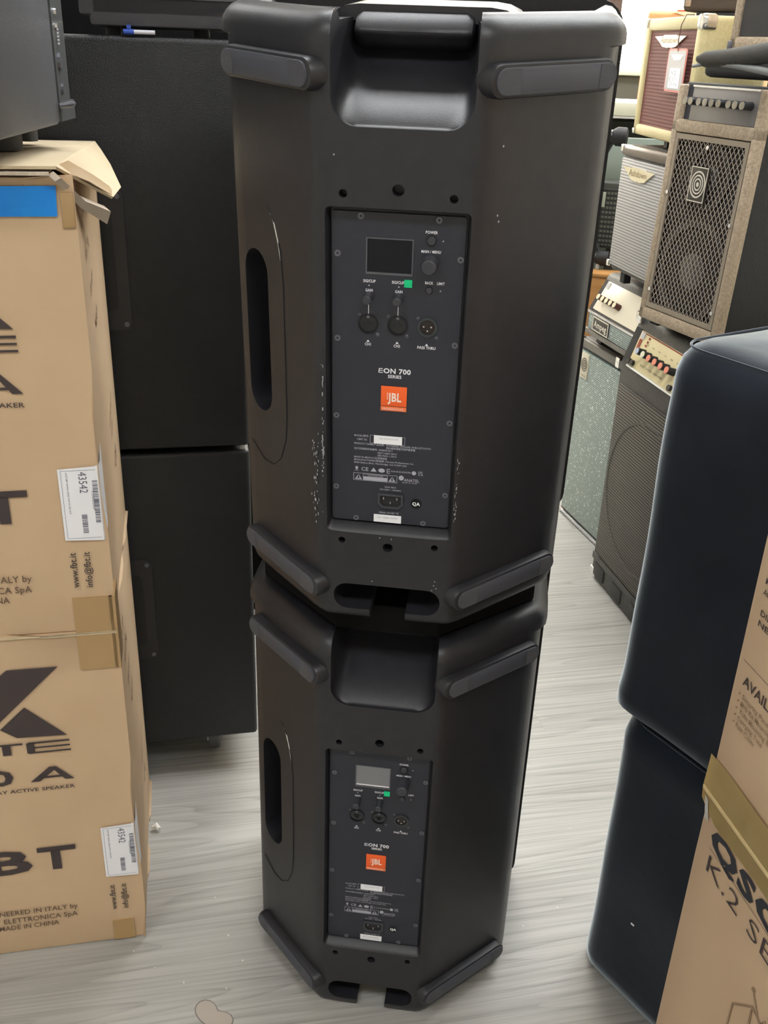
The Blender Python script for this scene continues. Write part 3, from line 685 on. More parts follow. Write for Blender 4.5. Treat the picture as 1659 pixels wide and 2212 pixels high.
# tapes of each
for t, zs in ((boxL, (.545, .6076)), (boxU, (-.0002, .055))):
    bm = BM(); z0, z1 = zs
    box(bm, -.052, .0006, -.0030, .001, z0, z1); box(bm, -.004, .0045, -.003, .045, z0, z1)
    obj('tape_strip', bm, tape_m, t)
bm = BM(); box(bm, -.050, -.016, -.0030, .001, .004, .045); obj('tape_strip', bm, tape_m, boxL)
bm = BM(); box(bm, -.10, .0030, -.0036, .001, BH-.0045, BH-.0005); box(bm, -.36, .0030, -.0036, .001, BH-.0030, BH-.0008); obj('lid_edge', bm, card_lt, boxL)
bm = BM(); box(bm, -.012, .0025, -.0034, .018, .552, .592, bev=.001); obj('tape_strip', bm, tape_m, boxU)
bm = BM()
sheet(bm, [[(-.16, -.0032, .564), (-.0170, -.0032, .565), (-.0155, -.0032, .599), (-.16, -.0032, .5965)]], .0008); obj('blue_tape', bm, blue_m, boxU)
# crumpled flaps over the upper carton (local z from its own base)
def zt(p): return (p[0], p[1], p[2]-BH)
bm = BM()
A0, A1 = (-.40, -.010, 1.226), (-.012, -.014, 1.229)
B0, B1 = (-.40, .385, 1.222), (.004, .385, 1.221)
R1 = (-.004, .12, 1.229); T1 = (.049, .150, 1.186); T2 = (.040, .118, 1.178); K = (.014, .345, 1.214); K2 = (.030, .280, 1.200)
sheet(bm, [[zt(p) for p in (A0, A1, R1, (-.40, .12, 1.228))], [zt(p) for p in ((-.40, .12, 1.228), R1, B1, B0)], [zt(p) for p in (A1, T2, R1)], [zt(p) for p in (R1, T2, T1, K2)], [zt(p) for p in (R1, K2, K, B1)]], .0035)
obj('flap', bm, card_lt, boxU, 60, label='top flap with its right corner drooping')
bm = BM()
sheet(bm, [[zt(p) for p in ((-.015, -.014, 1.2235), (.004, .045, 1.190), (.028, .112, 1.168), (.022, .114, 1.152), (-.002, .045, 1.182), (-.022, -.012, 1.2195))]], .012); obj('flap', bm, card_edge, boxU, 60, label='lower flap with torn pale edge')
bm = BM()
sheet(bm, [[zt(p) for p in ((-.016, -.006, 1.2275), (.018, .050, 1.205), (.0405, .125, 1.178), (.044, .150, 1.180), (.020, .090, 1.208), (-.002, .030, 1.2305))]], .0012); obj('tape_strip', bm, tape_m, boxU, 60)
bm = BM()
sheet(bm, [[zt(p) for p in ((-.39, -.016, 1.2225), (-.02, -.018, 1.2225), (-.02, .02, 1.2235), (-.39, .02, 1.2235))]], .0035); obj('flap', bm, card_edge, boxU, 60, label='inner flap with rough white edge')
tag(obj('paper_scrap', tube(BM(), [(-.462, .311, .010), (-.455, .313, .013), (-.449, .310, .010), (-.452, .306, .009)], [.003, .006, .005, .002], 8), mat('scrap_white', (.85, .84, .78), .6)), 'small crumpled white scrap on the floor beside the lower carton', 'scrap')

# ================================================================== SUBWOOFERS AND WHAT STANDS ON THEM
ex = Vector((ca, sa, 0)); en = Vector((-sa, ca, 0)); B0_ = Vector((BX[0], BX[1], 0))
def L2W(s, n, z=0): v = B0_+ex*s+en*n; return (v.x, v.y, z)
SD = .4005
def make_sub(label, z0, h):
    t = thing('subwoofer', label, 'subwoofer', L2W(-.27, SD, z0), FA, 'black subwoofers stacked behind the cartons')
    bm = BM(); box(bm, 0, .491, 0, .55, 0, h, bev=.008, seg=3); obj('cabinet', bm, sub_m, t)
    p = obj('handle_plate', prism(BM(), rrect(.18, .306, h*.33, h*.67, .012, 4), -.003, .004), mat('plate_black', (.018, .018, .020), .45), t)
    obj('handle_recess', prism(BM(), rrect(.20, .288, h*.38, h*.62, .01, 4), -.0036, .002), black, p)
    for x in (.188, .298):
        for z in (h*.345, h*.655): obj('screw', cyl(BM(), (x, -.003, z), .004, -.002, 'y', 10), dark_screw, p)
    return t
sL = make_sub('lower black textured subwoofer on casters behind the cartons', .082, .626)
for x, y in ((.05, .08), (.405, .078), (.05, .47), (.42, .47)):
    c = obj('caster', cyl(BM(), (x-.011, y, -.055), .026, .022, 'x', 18, None, .003), mat('caster_grey', (.10, .10, .105), .4), sL)
    bm = BM(); box(bm, x-.016, x-.013, y-.016, y+.016, -.055, 0); box(bm, x+.013, x+.016, y-.016, y+.016, -.055, 0); box(bm, x-.025, x+.025, y-.03, y+.03, -.004, 0); obj('bracket', bm, steel, c)
sU = make_sub('upper black textured subwoofer, its top just below the monitor speaker', .716, .648)
bm = BM(); t = thing('floor_monitor', 'dark grey wedge monitor lying on top of the upper subwoofer', 'speaker', L2W(-.03, SD+.01, 1.366), FA)
box(bm, .040, .42, 0, .36, .010, .30, bev=.006); box(bm, .026, .42, 0.0, .36, .024, .30, bev=.004); obj('cabinet', bm, mat('monitor_grey', (.085, .085, .098), .5, bump=.3, bscale=600), t)
obj('panel', prism(BM(), rrect(.125, .40, .048, .28, .012, 4), -.003, .002), mat('monitor_panel', (.10, .10, .115), .5), t)
for x in (.07, .20, .39): obj('foot', cyl(BM(), (x, .05, .011), .012, -.012, 'z', 14), black, t)
t = thing('marker_pen', 'white marker with a blue cap lying on the upper subwoofer', 'pen', L2W(.058, SD+.006, 1.3695), FA)
obj('barrel', cyl(BM(), (.013, 0, .0), .0030, .030, 'x', 12), mat('marker_white', (.85, .85, .95), .4), t)
bm = BM(); cyl(bm, (-.002, 0, 0), .0036, .015, 'x', 12); box(bm, .003, .009, -.002, .002, .004, .009); obj('cap', bm, mat('marker_blue', (.03, .10, .55), .4), t)
t = thing('speaker_cabinet', 'tall black cabinet in the dark behind the subwoofers', 'speaker', L2W(-.62, 1.02, 0), FA)
bm = BM(); box(bm, 0, .95, 0, .4, 0, 1.50, bev=.01); obj('cabinet', bm, mat('deep_black', (.003, .003, .003), .8, spec=.1), t)
# loudspeaker on the upper carton
t = thing('pa_speaker', 'grey-black powered speaker on short feet on top of the upper carton', 'speaker', (0, 0, 0))
def Z3(s, n, z): return Vector(L2W(s, n, z))
bm = BM()
base = [(-.022, .176), (-.060, -.060), (-.090, -.090), (-.30, -.060), (-.30, .30), (-.06, .30), (-.024, .196)]
g = []
for z, k in ((1.259, .97), (1.263, 1), (1.75, 1)):
    cx = sum(p[0] for p in base)/7; cyv = sum(p[1] for p in base)/7
    g.append([bm.verts.new(Z3(cx+(p[0]-cx)*k, cyv+(p[1]-cyv)*k, z)) for p in base])
for a, b in zip(g, g[1:]):
    for i in range(7): bm.faces.new((a[i], a[(i+1) % 7], b[(i+1) % 7], b[i]))
bm.faces.new(g[0]); bm.faces.new(g[-1]); obj('cabinet', bm, mat('grey_cabinet', (.15, .155, .175), .5, bump=.2, bscale=500), t)
bm = BM()
sheet(bm, [[Z3(-.0200, .180, 1.285), Z3(-.012, .236, 1.285), Z3(-.012, .236, 1.75), Z3(-.0200, .180, 1.75)]], .004)
sheet(bm, [[Z3(-.0190, .178, 1.262), Z3(-.008, .246, 1.262), Z3(-.008, .246, 1.285), Z3(-.0190, .178, 1.285)]], .006)
rp = obj('rear_panel', bm, mat('rear_panel', (.075, .08, .082), .5), t)
for k in range(5): obj('indicator', cyl(BM(), Z3(-.0165, .196, 1.352+k*.004), .0012, .002, (ca, sa, 0), 8), white, rp)
for z, h in ((1.388, .004), (1.372, .003), (1.332, .010), (1.300, .006)): obj('socket', cyl(BM(), Z3(-.020, .196, z), h, .005, (ca, sa, 0), 10), steel if h < .005 else dark_screw, rp)
bm = BM(); tube(bm, [Z3(-.020, .17, 1.281), Z3(-.006, .176, 1.283), Z3(-.004, .186, 1.283)], [.003, .004, .0035], 8); obj('catch', bm, dark_screw, t)
for s, n, r, zt_ in ((-.088, .150, .021, 1.259), (-.075, .265, .013, 1.259), (-.24, .15, .021, 1.259), (-.24, .265, .013, 1.259)):
    obj('foot', cyl(BM(), Z3(s, n, 1.2305), r, zt_-1.2305, 'z', 20, r*1.05), mat('foot_grey', (.07, .07, .075), .6), t)

# ================================================================== PADDED COVERS (right foreground)
CA = -.875
def make_cover(z0, z1, label, seed, dx=0):
    t = thing('speaker_cover', label, 'cover', (.3216+dx, .168-1.2*dx, 0), CA, 'dark cloth covers stacked in the right foreground')
    bm = BM(); rs = random.Random(seed)
    W_, Dp_ = .27, .34; out = rrect(0, W_, 0, Dp_, .045, 8); H = z1-z0
    pts = []
    for i in range(len(out)):
        a, b = out[i], out[(i+1) % len(out)]; L = math.hypot(b[0]-a[0], b[1]-a[1]); n = max(1, int(L/.03))
        for k in range(n): pts.append((a[0]+(b[0]-a[0])*k/n, a[1]+(b[1]-a[1])*k/n))
    nz = 22; rings = []; cx, cyv = W_/2, Dp_/2
    lv = [(0, -.012), (.01, -.002)] + [(.03+(H-.07)*k/nz, 0) for k in range(nz+1)] + [(H-.022, -.004), (H-.010, -.012), (H-.003, -.024), (H, -.045)]
    for z, ins in lv:
        rg = []
        for x, y in pts:
            d = Vector((x-cx, y-cyv)); L = d.length; k = 1+ins/L*1.25
            wv = .0022*math.sin(z*11+x*19+seed)*math.sin(y*13+z*6+1)+.0012*math.sin(z*23+y*21+seed*2)
            hem = .006*math.exp(-((z)/.04)**2) if seed == 2 else 0
            f = k+(wv+hem)/L
            rg.append(bm.verts.new((cx+d.x*f, cyv+d.y*f, z0+z)))
        rings.append(rg)
    m_ = len(pts)
    for A, B in zip(rings, rings[1:]):
        for i in range(m_): bm.faces.new((A[i], A[(i+1) % m_], B[(i+1) % m_], B[i]))
    bm.faces.new(rings[0][::-1])
    c = bm.verts.new((cx, cyv, z1+.003))
    for i in range(m_): bm.faces.new((rings[-1][i], rings[-1][(i+1) % m_], c))
    obj('padded_cloth', bm, velvet, t, 60)
    path = [(cx+(x-cx)*.925, cyv+(y-cyv)*.925, z1-.0075) for x, y in pts]
    obj('seam_piping', tube(BM(), path+[path[0]], .0016, 6), velvet, t)
    return t
cL = make_cover(.0, .503, 'lower navy-black cloth-covered block standing on the floor', 1, .006)
cU = make_cover(.503, 1.052, 'upper navy-black cloth-covered block with grey-lit top', 2, -.008)
bm = BM(); box(bm, .10, .106, -.0045, -.003, .165, .167); obj('lint', bm, paper, cL)

# ================================================================== CARTONS ON THE RIGHT
QX, QA_ = (.369, -.202), -1.246
def qc(label, z0, h):
    t = thing('cardboard_box', label, 'box', (QX[0], QX[1], z0), QA_, 'cartons in the right foreground')
    bm = BM(); carton_body(bm, .42, .36, h, .002, 3); bmesh.ops.translate(bm, verts=bm.verts, vec=(.42, 0, 0)); obj('carton', bm, card_q, t, 40)
    return t
qL = qc('lower tan carton at the right edge with large black QSC letters', 0, .678)
qU = qc('upper tan carton at the right edge listing available accessories', .680, .60)
Fq = -.0013
bm = BM(); f3 = lambda a, b: (a, Fq, b); X, Z = (1, 0, 0), (0, 0, 1)
text(bm, 'QSC', f3(.0245, .6225), X, Z, .0245, .130, 'l', .04); obj('printed_logo', bm, mat('navy_ink', (.022, .024, .035), .7), qL, stuff=True)
bm = BM(); text(bm, 'K.2 SERIES', f3(.0285, .590), X, Z, .022, .215, 'l', -.012)
poly(bm, [(.026, .6185), (.34, .6185), (.34, .6192), (.026, .6192)], f3)
obj('printed_text', bm, ink, qL, stuff=True)
bm = BM()
for P in ([(.118, .498), (.145, .527), (.190, .515)], [(.150, .500), (.165, .533), (.200, .500)], [(.118, .498), (.118, .40), (.16, .36)], [(.145, .527), (.15, .45)]):
    tube(bm, [(a, Fq, b) for a, b in P], .0009, 6)
cyl(bm, (.140, Fq+.001, .545), .003, -.001, 'y', 12); tube(bm, [(.140, Fq, .545), (.155, Fq, .525), (.175, Fq, .508)], .0008, 6)
obj('line_drawing', bm, ink_lt, qL)
bm = BM()
text(bm, 'AVAILABLE ACCESSORIES', f3(.0175, .1400), X, Z, .0110, .185, 'l', .01)
poly(bm, [(.0120, .1640), (.36, .1640), (.36, .1646), (.0120, .1646)], f3)
for s, z in (('DIMENSIONS (H x W x D)', .2190), ('NET WEIGHT 17.7 kg', .2080)): text(bm, s, f3(.0200, z), X, Z, .0062, .13, 'l', .01)
for s, z in (('MODEL', .2510), ('AC INPUT 100-240V', .2400)): text(bm, s, f3(.0170, z), X, Z, .0062, .07 if len(s) > 6 else .03, 'l', .01)
obj('printed_heading', bm, ink, qU, stuff=True)
bm = BM()
for i, s in enumerate(('Security Panel', 'M10 Kit Mounting Hardware', 'Yoke Mounting Bracket', 'Carrying Tote', 'Rain Cover')):
    text(bm, s, f3(.0215, .1255-i*.0082), X, Z, .0055, .0034*len(s), 'l', .006); cyl(bm, (.0162, Fq+.0008, .1280-i*.0082), .0009, -.001, 'y', 10)
obj('printed_list', bm, ink_lt, qU, stuff=True)
# wide tape across the seam, lifted from the lower carton
bm = BM(); N_ = 14
for z0, z1, y0, y1 in ((.038, -.004, -.0018, -.0035),):
    R = [[bm.verts.new((x, y0+.0008*math.sin(x*60), z0+.0012*math.sin(x*37))), bm.verts.new((x, y1, z1))] for x in [-.0045+.43*k/N_ for k in range(N_+1)]]
    for a, b in zip(R, R[1:]): bm.faces.new((a[0], b[0], b[1], a[1]))
    R2 = [[bm.verts.new((x, -.0036, -.0035)), bm.verts.new((x, -.0018, -.030+.012*min(1, max(0, (.012-x)/.02))-.0015*math.sin(x*45)))] for x in [-.0045+.43*k/N_ for k in range(N_+1)]]
    for a, b in zip(R2, R2[1:]): bm.faces.new((a[0], b[0], b[1], a[1]))
bmesh.ops.solidify(bm, geom=list(bm.faces), thickness=.0005)
obj('tape_strip', bm, tape_y, qU, 50)
bm = BM(); box(bm, -.0030, .42, -.0042, -.0032, -.0055, -.0015); obj('tape_fold', bm, mat('tape_fold', (.66, .52, .28), .3), qU)
bm = BM(); sheet(bm, [[(.004, -.004, -.010), (.010, -.004, -.012), (.016, -.0034, -.034), (.010, -.0034, -.034)]], .0004); obj('tape_wrinkle', bm, mat('tape_glint', (.75, .74, .72), .1, .3), qU)

# ================================================================== AMPLIFIERS
def amp(name, label, cat, loc, yaw, tilt=0, group=None):
    return thing(name, label, cat, loc, 0, group, rot=(-tilt, 0, yaw))
def corner(bm, x, y, z, r=.014): box(bm, x-r, x+r, y-.003, y+r, z-r, z+r, bev=.003)
# ---- tall black combo with the cream control panel
t = amp('bass_combo', 'black combo amplifier with ribbed grille and sloping cream control panel', 'amplifier', (.432, 1.505, 0), -1.232)
W_, Dp_ = .46, .42
bm = BM()
prism(bm, [(0, .0), (Dp_, .0), (Dp_, .765), (.050, .765), (.036, .752), (0, .640)], 0, W_, axis='x')
es = [e for e in bm.edges]; bmesh.ops.bevel(bm, geom=es, offset=.008, segments=2, profile=.5, affect='EDGES')
obj('cabinet', bm, tolex, t)
ribs = grille_mat('ribbed_black_grille', (.16, .145, .12), (.022, .020, .018), .0078, 'z', .6)
obj('grille', box(BM(), .018, W_-.018, -.006, .004, .085, .585, bev=.003), ribs, t)
bm = BM(); ci = [(.23+.205*math.cos(2*PI*i/40), .335+.205*math.sin(2*PI*i/40)) for i in range(40)]; ci2 = [(.23+.198*math.cos(2*PI*i/40), .335+.198*math.sin(2*PI*i/40)) for i in range(40)]
ring_prism(bm, ci, ci2, -.0072, -.004); obj('cone_rim', bm, mat('rim_ghost', (.10, .095, .085), .6), t)
for k in range(4):
    obj('foot_block', box(BM(), .02+k*.115, .085+k*.115, -.004, .01, .012, .052, bev=.004), mat('foot_block', (.045, .044, .042), .6), t)
obj('kick_rail', box(BM(), 0, W_, -.003, .02, .056, .078, bev=.003), tolex, t)
bm = BM(); corner(bm, .012, 0, .014, .016); corner(bm, .012, .028, .758, .014); obj('corner_guard', bm, chrome, t)
# sloping panel frame: local x along width, up the slope
sl = math.atan2(.036, .112); MS = Matrix.Translation((0, -.001, .640)) @ Matrix.Rotation(-sl, 4, 'X')
bm = BM(); box(bm, .012, .045, -.003, .006, .0, .098, M=MS); obj('panel_cheek', bm, black, t)
bm = BM(); box(bm, .045, W_-.03, -.003, .008, .004, .096, bev=.001, M=MS); pn = obj('control_panel', bm, cream_panel, t)
bm = BM(); box(bm, .045, W_-.03, -.006, .006, -.001, .0035, M=MS); obj('panel_edge', bm, mat('white_edge', (.95, .93, .88), .3), t)
salmon = mat('salmon_cap', (.85, .30, .20), .5)
for k, cm in enumerate((mat('pale_blue_cap', (.5, .55, .65), .5), mat('cream_cap', (.75, .72, .55), .5), salmon, salmon, salmon, salmon)):
    bm = BM(); cyl(bm, (.100+k*.032, -.003, .050), .0095, -.022, 'y', 18, .0085); bmesh.ops.transform(bm, matrix=MS, verts=bm.verts); kn = obj('knob', bm, black, pn)
    bm = BM(); cyl(bm, (.100+k*.032, -.025, .050), .0084, -.002, 'y', 18); bmesh.ops.transform(bm, matrix=MS, verts=bm.verts); obj('knob_cap', bm, cm, kn)
for x in (.052, .070, .275):
    bm = BM(); cyl(bm, (x, -.003, .014), .0075, -.008, 'y', 14); bmesh.ops.transform(bm, matrix=MS, verts=bm.verts); obj('jack', bm, gloss_black, pn)
bm = BM(); box(bm, .052, .070, -.0045, -.003, .078, .094, M=MS); obj('badge', bm, mat('pale_badge', (.6, .6, .62), .4), pn)
bm = BM(); box(bm, .052, .066, -.004, -.003, .045, .076, M=MS)
for k in range(3): box(bm, .088+k*.002, .096+k*.002, -.004, -.003, .064+k*.010, .070+k*.010, M=MS)
box(bm, .052, .40, -.0036, -.003, .0925, .0955, M=MS); obj('panel_print', bm, mat('red_brown_print', (.32, .07, .035), .6), pn)
bm = BM()
for k in range(6): text(bm, ('GAIN', 'BASS', 'MID', 'LEVEL', 'TREBLE', 'VOLUME')[k], MS @ Vector((.100+k*.032, -.0036, .070)), (1, 0, 0), MS.to_3x3() @ Vector((0, 0, 1)), .0035, .013)
text(bm, 'BASS COMBO AMPLIFIER', MS @ Vector((.165, -.0036, .018)), (1, 0, 0), MS.to_3x3() @ Vector((0, 0, 1)), .005, .12); obj('panel_letters', bm, mat('grey_brown_print', (.25, .20, .12), .6), pn, stuff=True)

# ---- gold combo standing on it
t = amp('bass_combo', 'gold-covered combo amplifier with diamond mesh grille and target badge', 'amplifier', (.450, 1.4205, .780), -1.060, .036)
W_, H_, Dp_ = .287, .536, .30
bm = BM(); box(bm, .006, W_-.006, .012, Dp_, 0, H_, bev=.006); obj('cabinet', bm, mat('dark_tolex', (.020, .020, .020), .55, bump=.6, bscale=300), t)
bm = BM(); o1 = rrect(0, W_, 0, H_, .014, 3); i1 = rrect(.026, W_-.022, .030, .425, .002, 3); i2 = rrect(.026, W_-.020, .455, H_-.012, .002, 3)
# front frame bars
for q in ((0, .020, 0, H_-.006), (W_-.020, W_, 0, H_-.006), (.0, W_, 0, .030), (0, W_, .430, .458)): box(bm, q[0], q[1], -.004, .022, q[2], q[3], bev=.005)
obj('front_frame', bm, gold_t, t)
obj('back_board', box(BM(), .018, W_-.018, .010, .014, .028, .432), mat('deep_brown', (.010, .008, .007), .7), t)
cone_m = mat('cone_grey', (.030, .027, .026), .45); dust = mat('dust_cap', (.07, .068, .068), .3)
for cx, cz, r in ((.150, .345, .068), (.150, .140, .115)):
    bm = BM(); n = 32; prof = [(r, .0095), (r*.93, .006), (r*.86, .0095), (r*.30, .0098)]
    ci = lambda q: [(cx+q*math.cos(2*PI*i/n), cz+q*math.sin(2*PI*i/n)) for i in range(n)]
    ring_prism(bm, ci(r), ci(r*.86), .005, .0098); c_ = obj('speaker_cone', bm, cone_m, t)
    bm = BM(); cyl(bm, (cx, .0098, cz), r*.36, -.004, 'y', 24, r*.2); obj('dust_cap', bm, dust, c_)
# diamond mesh
bm = BM(); gx0, gx1, gz0, gz1 = .029, W_-.026, .040, .420; px, pz = .0137, .0204
def strip(x0, z0, x1, z1, wd=.00065):
    d = Vector((x1-x0, z1-z0)); L = d.length
    if L < .002: return
    nrm = Vector((-d.y, d.x))/L*wd
    pts = [(x0+nrm.x, z0+nrm.y), (x0-nrm.x, z0-nrm.y), (x1-nrm.x, z1-nrm.y), (x1+nrm.x, z1+nrm.y)]; prism(bm, pts, -.0004, .0006)
sl_ = pz/px; c = gz0-sl_*(gx1-gx0)
k = 0
while True:
    cc = gz0-sl_*(gx1-gx0)+k*pz
    if cc > gz1: break
    xa = max(0, (gz0-cc)/sl_); xb = min(gx1-gx0, (gz1-cc)/sl_)
    if xb > xa:
        strip(gx0+xa, cc+sl_*xa, gx0+xb, cc+sl_*xb); strip(gx1-xa, cc+sl_*xa, gx1-xb, cc+sl_*xb)
    k += 1
obj('diamond_mesh', bm, mat('mesh_metal', (.42, .36, .30), .4, .3), t, stuff=True)
bm = BM(); ring_prism(bm, [(.021, .032), (W_-.021, .032), (W_-.021, .4285), (.021, .4285)], [(.031, .043), (W_-.031, .043), (W_-.031, .417), (.031, .417)], -.0025, .002); obj('mesh_border', bm, mat('border_metal', (.30, .255, .20), .45, .3), t)
for x, z in ((.140, .407), (.028, .30), (W_-.028, .26), (.028, .075), (W_-.028, .07)): obj('grille_screw', cyl(BM(), (x, -.003, z), .0045, -.003, 'y', 12), steel, t)
bd = obj('target_badge', box(BM(), .106, .162, -.008, -.002, .292, .366, bev=.0008), mat('badge_dark', (.045, .038, .03), .4), t)
bm = BM(); bx_, bz_ = .134, .329
for r0, r1 in ((.0045, 0), (.0115, .0090), (.0180, .0155), (.0250, .0222)):
    n = 36
    if r1 == 0: poly(bm, [(bx_+r0*math.cos(2*PI*i/n), bz_+r0*1.15*math.sin(2*PI*i/n)) for i in range(n)], lambda a, b: (a, -.0085, b))
    else: ring_prism(bm, [(bx_+r0*math.cos(2*PI*i/n), bz_+r0*1.15*math.sin(2*PI*i/n)) for i in range(n)], [(bx_+r1*math.cos(2*PI*i/n), bz_+r1*1.15*math.sin(2*PI*i/n)) for i in range(n)], -.0088, -.0080)
ring_prism(bm, [(.106, .292), (.162, .292), (.162, .366), (.106, .366)], [(.108, .294), (.160, .294), (.160, .364), (.108, .364)], -.0088, -.0078)
obj('target_rings', bm, mat('ring_silver', (.68, .64, .56), .35, .3), bd)
obj('panel_well', box(BM(), .020, W_-.018, .010, .014, .456, .530), mat('well_blue_black', (.03, .033, .045), .5), t)
bm = BM(); box(bm, .052, W_-.020, -.001, .010, .458, .530, bev=.001); pn = obj('control_panel', bm, mat('brushed_grey', (.30, .29, .29), .4, .5), t)
obj('panel_edge', box(BM(), .052, W_-.020, -.004, .010, .526, .530), steel, pn)
kf = mat('knob_face', (.36, .33, .27), .4, .4)
for x in (.050, .068, .096, .117, .138, .161, .193, .213, .235):
    kn = obj('knob', cyl(BM(), (x+.010, -.001, .497), .0088, -.024, 'y', 18, .0078), mat('knob_chrome_black', (.06, .06, .065), .25, .4), pn); obj('knob_cap', cyl(BM(), (x+.010, -.025, .497), .0077, -.0015, 'y', 18), kf, kn)
bm = BM(); corner(bm, .012, .0, .012, .011); box(bm, .02, .05, .02, .05, -.012, 0); box(bm, W_-.05, W_-.02, .02, .05, -.012, 0); box(bm, .02, .05, Dp_-.05, Dp_-.02, -.004, 0); box(bm, W_-.05, W_-.02, Dp_-.05, Dp_-.02, -.004, 0); obj('feet', bm, black, t)

# ---- bag on top of it, and the cabinet above
t = thing('gig_bag', 'black padded gig bag folded on top of the gold combo', 'bag')
bm = BM(); tube(bm, [(.470, 1.262, 1.362), (.484, 1.245, 1.3615), (.520, 1.20, 1.3645), (.560, 1.15, 1.372), (.62, 1.09, 1.385), (.68, 1.03, 1.396)], [.006, .0155, .018, .019, .022, .025], 16)
obj('padded_end', bm, mat('bag_cloth', (.055, .052, .045), .8, bump=.4, bscale=300), t, 60)
bm = BM(); tube(bm, [(.462, 1.262, 1.347), (.484, 1.240, 1.354), (.520, 1.19, 1.354), (.570, 1.13, 1.346), (.64, 1.06, 1.332)], [.003, .0055, .0065, .007, .007], 10)
obj('strap', bm, mat('strap_grey', (.22, .23, .225), .5), t, 60)
bm = BM(); box(bm, .0, .25, .03, .27, 1.325, 1.372, bev=.015, seg=3); bmesh.ops.transform(bm, matrix=Matrix.Translation((.485, 1.43, 0)) @ Matrix.Rotation(-1.06, 4, 'Z'), verts=bm.verts)
obj('padded_body', bm, mat('bag_dark', (.02, .02, .02), .8), t, 60)
t = amp('speaker_cabinet', 'gold-edged speaker cabinet with dark grille at the top right corner', 'speaker', (.566, 1.45, 1.3785), -.95)
bm = BM()
for q in ((0, .020, 0, .45), (.30, .32, 0, .45), (0, .32, 0, .030), (0, .32, .43, .45)): box(bm, q[0], q[1], -.006, .02, q[2], q[3], bev=.004)
obj('front_frame', bm, gold_t, t); obj('cabinet', box(BM(), .002, .318, .01, .16, .002, .448, bev=.006), gold_t, t)
obj('grille', box(BM(), .018, .302, .000, .012, .028, .432), mat('charcoal_cloth', (.045, .043, .040), .8, bump=.4, bscale=500), t)
bm = BM(); box(bm, -.004, .010, -.009, .004, .004, .022, bev=.003); obj('corner_guard', bm, dark_screw, t)

# ---- green-grille cabinet with head, silver and cream combos
t = amp('bass_cabinet', 'speaker cabinet with blue-green sparkle grille on the floor behind the black combo', 'speaker', (.357, 1.928, 0), -1.163)
bm = BM(); box(bm, 0, .42, .004, .30, .0, .590, bev=.010, seg=3); obj('cabinet', bm, tolex, t)
tq = grille_mat('teal_ribbed_cloth', (.43, .50, .46), (.17, .215, .205), .0055, 'z', .6, sparkle=1)
obj('grille', box(BM(), .012, .408, -.004, .01, .022, .555, bev=.003), tq, t)
obj('bottom_trim', box(BM(), 0, .42, -.006, .01, .004, .016, bev=.002), steel, t)
obj('top_trim', box(BM(), 0, .42, -.006, .012, .562, .588, bev=.006), mat('tolex_grey', (.16, .15, .13), .4), t)
for x in (.008, .245): obj('corner_guard', box(BM(), x-.012, x+.012, -.009, .010, .562, .594, bev=.005), chrome, t)
bd = obj('logo_plate', box(BM(), .035, .079, -.008, -.003, .472, .550, bev=.001), mat('plate_cream', (.72, .66, .52), .4), t)
bm = BM(); cx, cz = .057, .515
for r0, r1 in ((.0062, .0035), (.0128, .0095), (.019, .016)):
    n = 30; ring_prism(bm, [(cx+r0*math.cos(2*PI*i/n), cz+1.1*r0*math.sin(2*PI*i/n)) for i in range(n)], [(cx+r1*math.cos(2*PI*i/n), cz+1.1*r1*math.sin(2*PI*i/n)) for i in range(n)], -.0088, -.0078)
text(bm, 'Ampeg', (.057, -.0086, .479), (1, 0, 0), (0, 0, 1), .006, .028); obj('plate_print', bm, mat('plate_dark', (.14, .12, .09), .5), bd)
# head
t = amp('amplifier_head', 'small amplifier head with cream panel and silver name plate on the green-grille cabinet', 'amplifier', (.368, 1.880, .612), -1.2)
bm = BM(); prism(bm, [(-.004, 0), (.21, 0), (.21, .178), (.055, .178), (.046, .172), (-.004, .075)], 0, .36, axis='x'); bmesh.ops.bevel(bm, geom=list(bm.edges), offset=.006, segments=2, profile=.5, affect='EDGES'); obj('cabinet', bm, tolex, t)
obj('bottom_trim', box(BM(), .0, .36, -.010, .008, .004, .020, bev=.004), mat('tolex_grey', (.16, .15, .13), .4), t)
obj('grille', box(BM(), .018, .342, -.008, .002, .022, .066, bev=.001), tq, t)
bd = obj('name_plate', box(BM(), .055, .155, -.012, -.006, .025, .065, bev=.001), mat('plate_black2', (.05, .045, .04), .4), t)
bm = BM(); ring_prism(bm, [(.055, .025), (.155, .025), (.155, .065), (.055, .065)], [(.058, .028), (.152, .028), (.152, .062), (.058, .062)], -.0128, -.0115); text(bm, 'Ampeg', (.105, -.0128, .037), (1, 0, 0), (0, 0, 1), .018, .080, bold=.02); obj('name_letters', bm, mat('plate_silver', (.8, .75, .62), .35), bd)
obj('chrome_trim', box(BM(), .012, .35, -.012, .002, .068, .074, bev=.001), steel, t)
sl = math.atan2(.050, .097); MS = Matrix.Translation((0, -.005, .076)) @ Matrix.Rotation(-sl, 4, 'X')
bm = BM(); box(bm, .030, .345, -.003, .006, .004, .092, bev=.001, M=MS); pn = obj('control_panel', bm, mat('ivory_panel', (.85, .78, .62), .3), t)
bm = BM(); box(bm, .010, .030, -.002, .006, .002, .094, M=MS); obj('panel_cheek', bm, black, t)
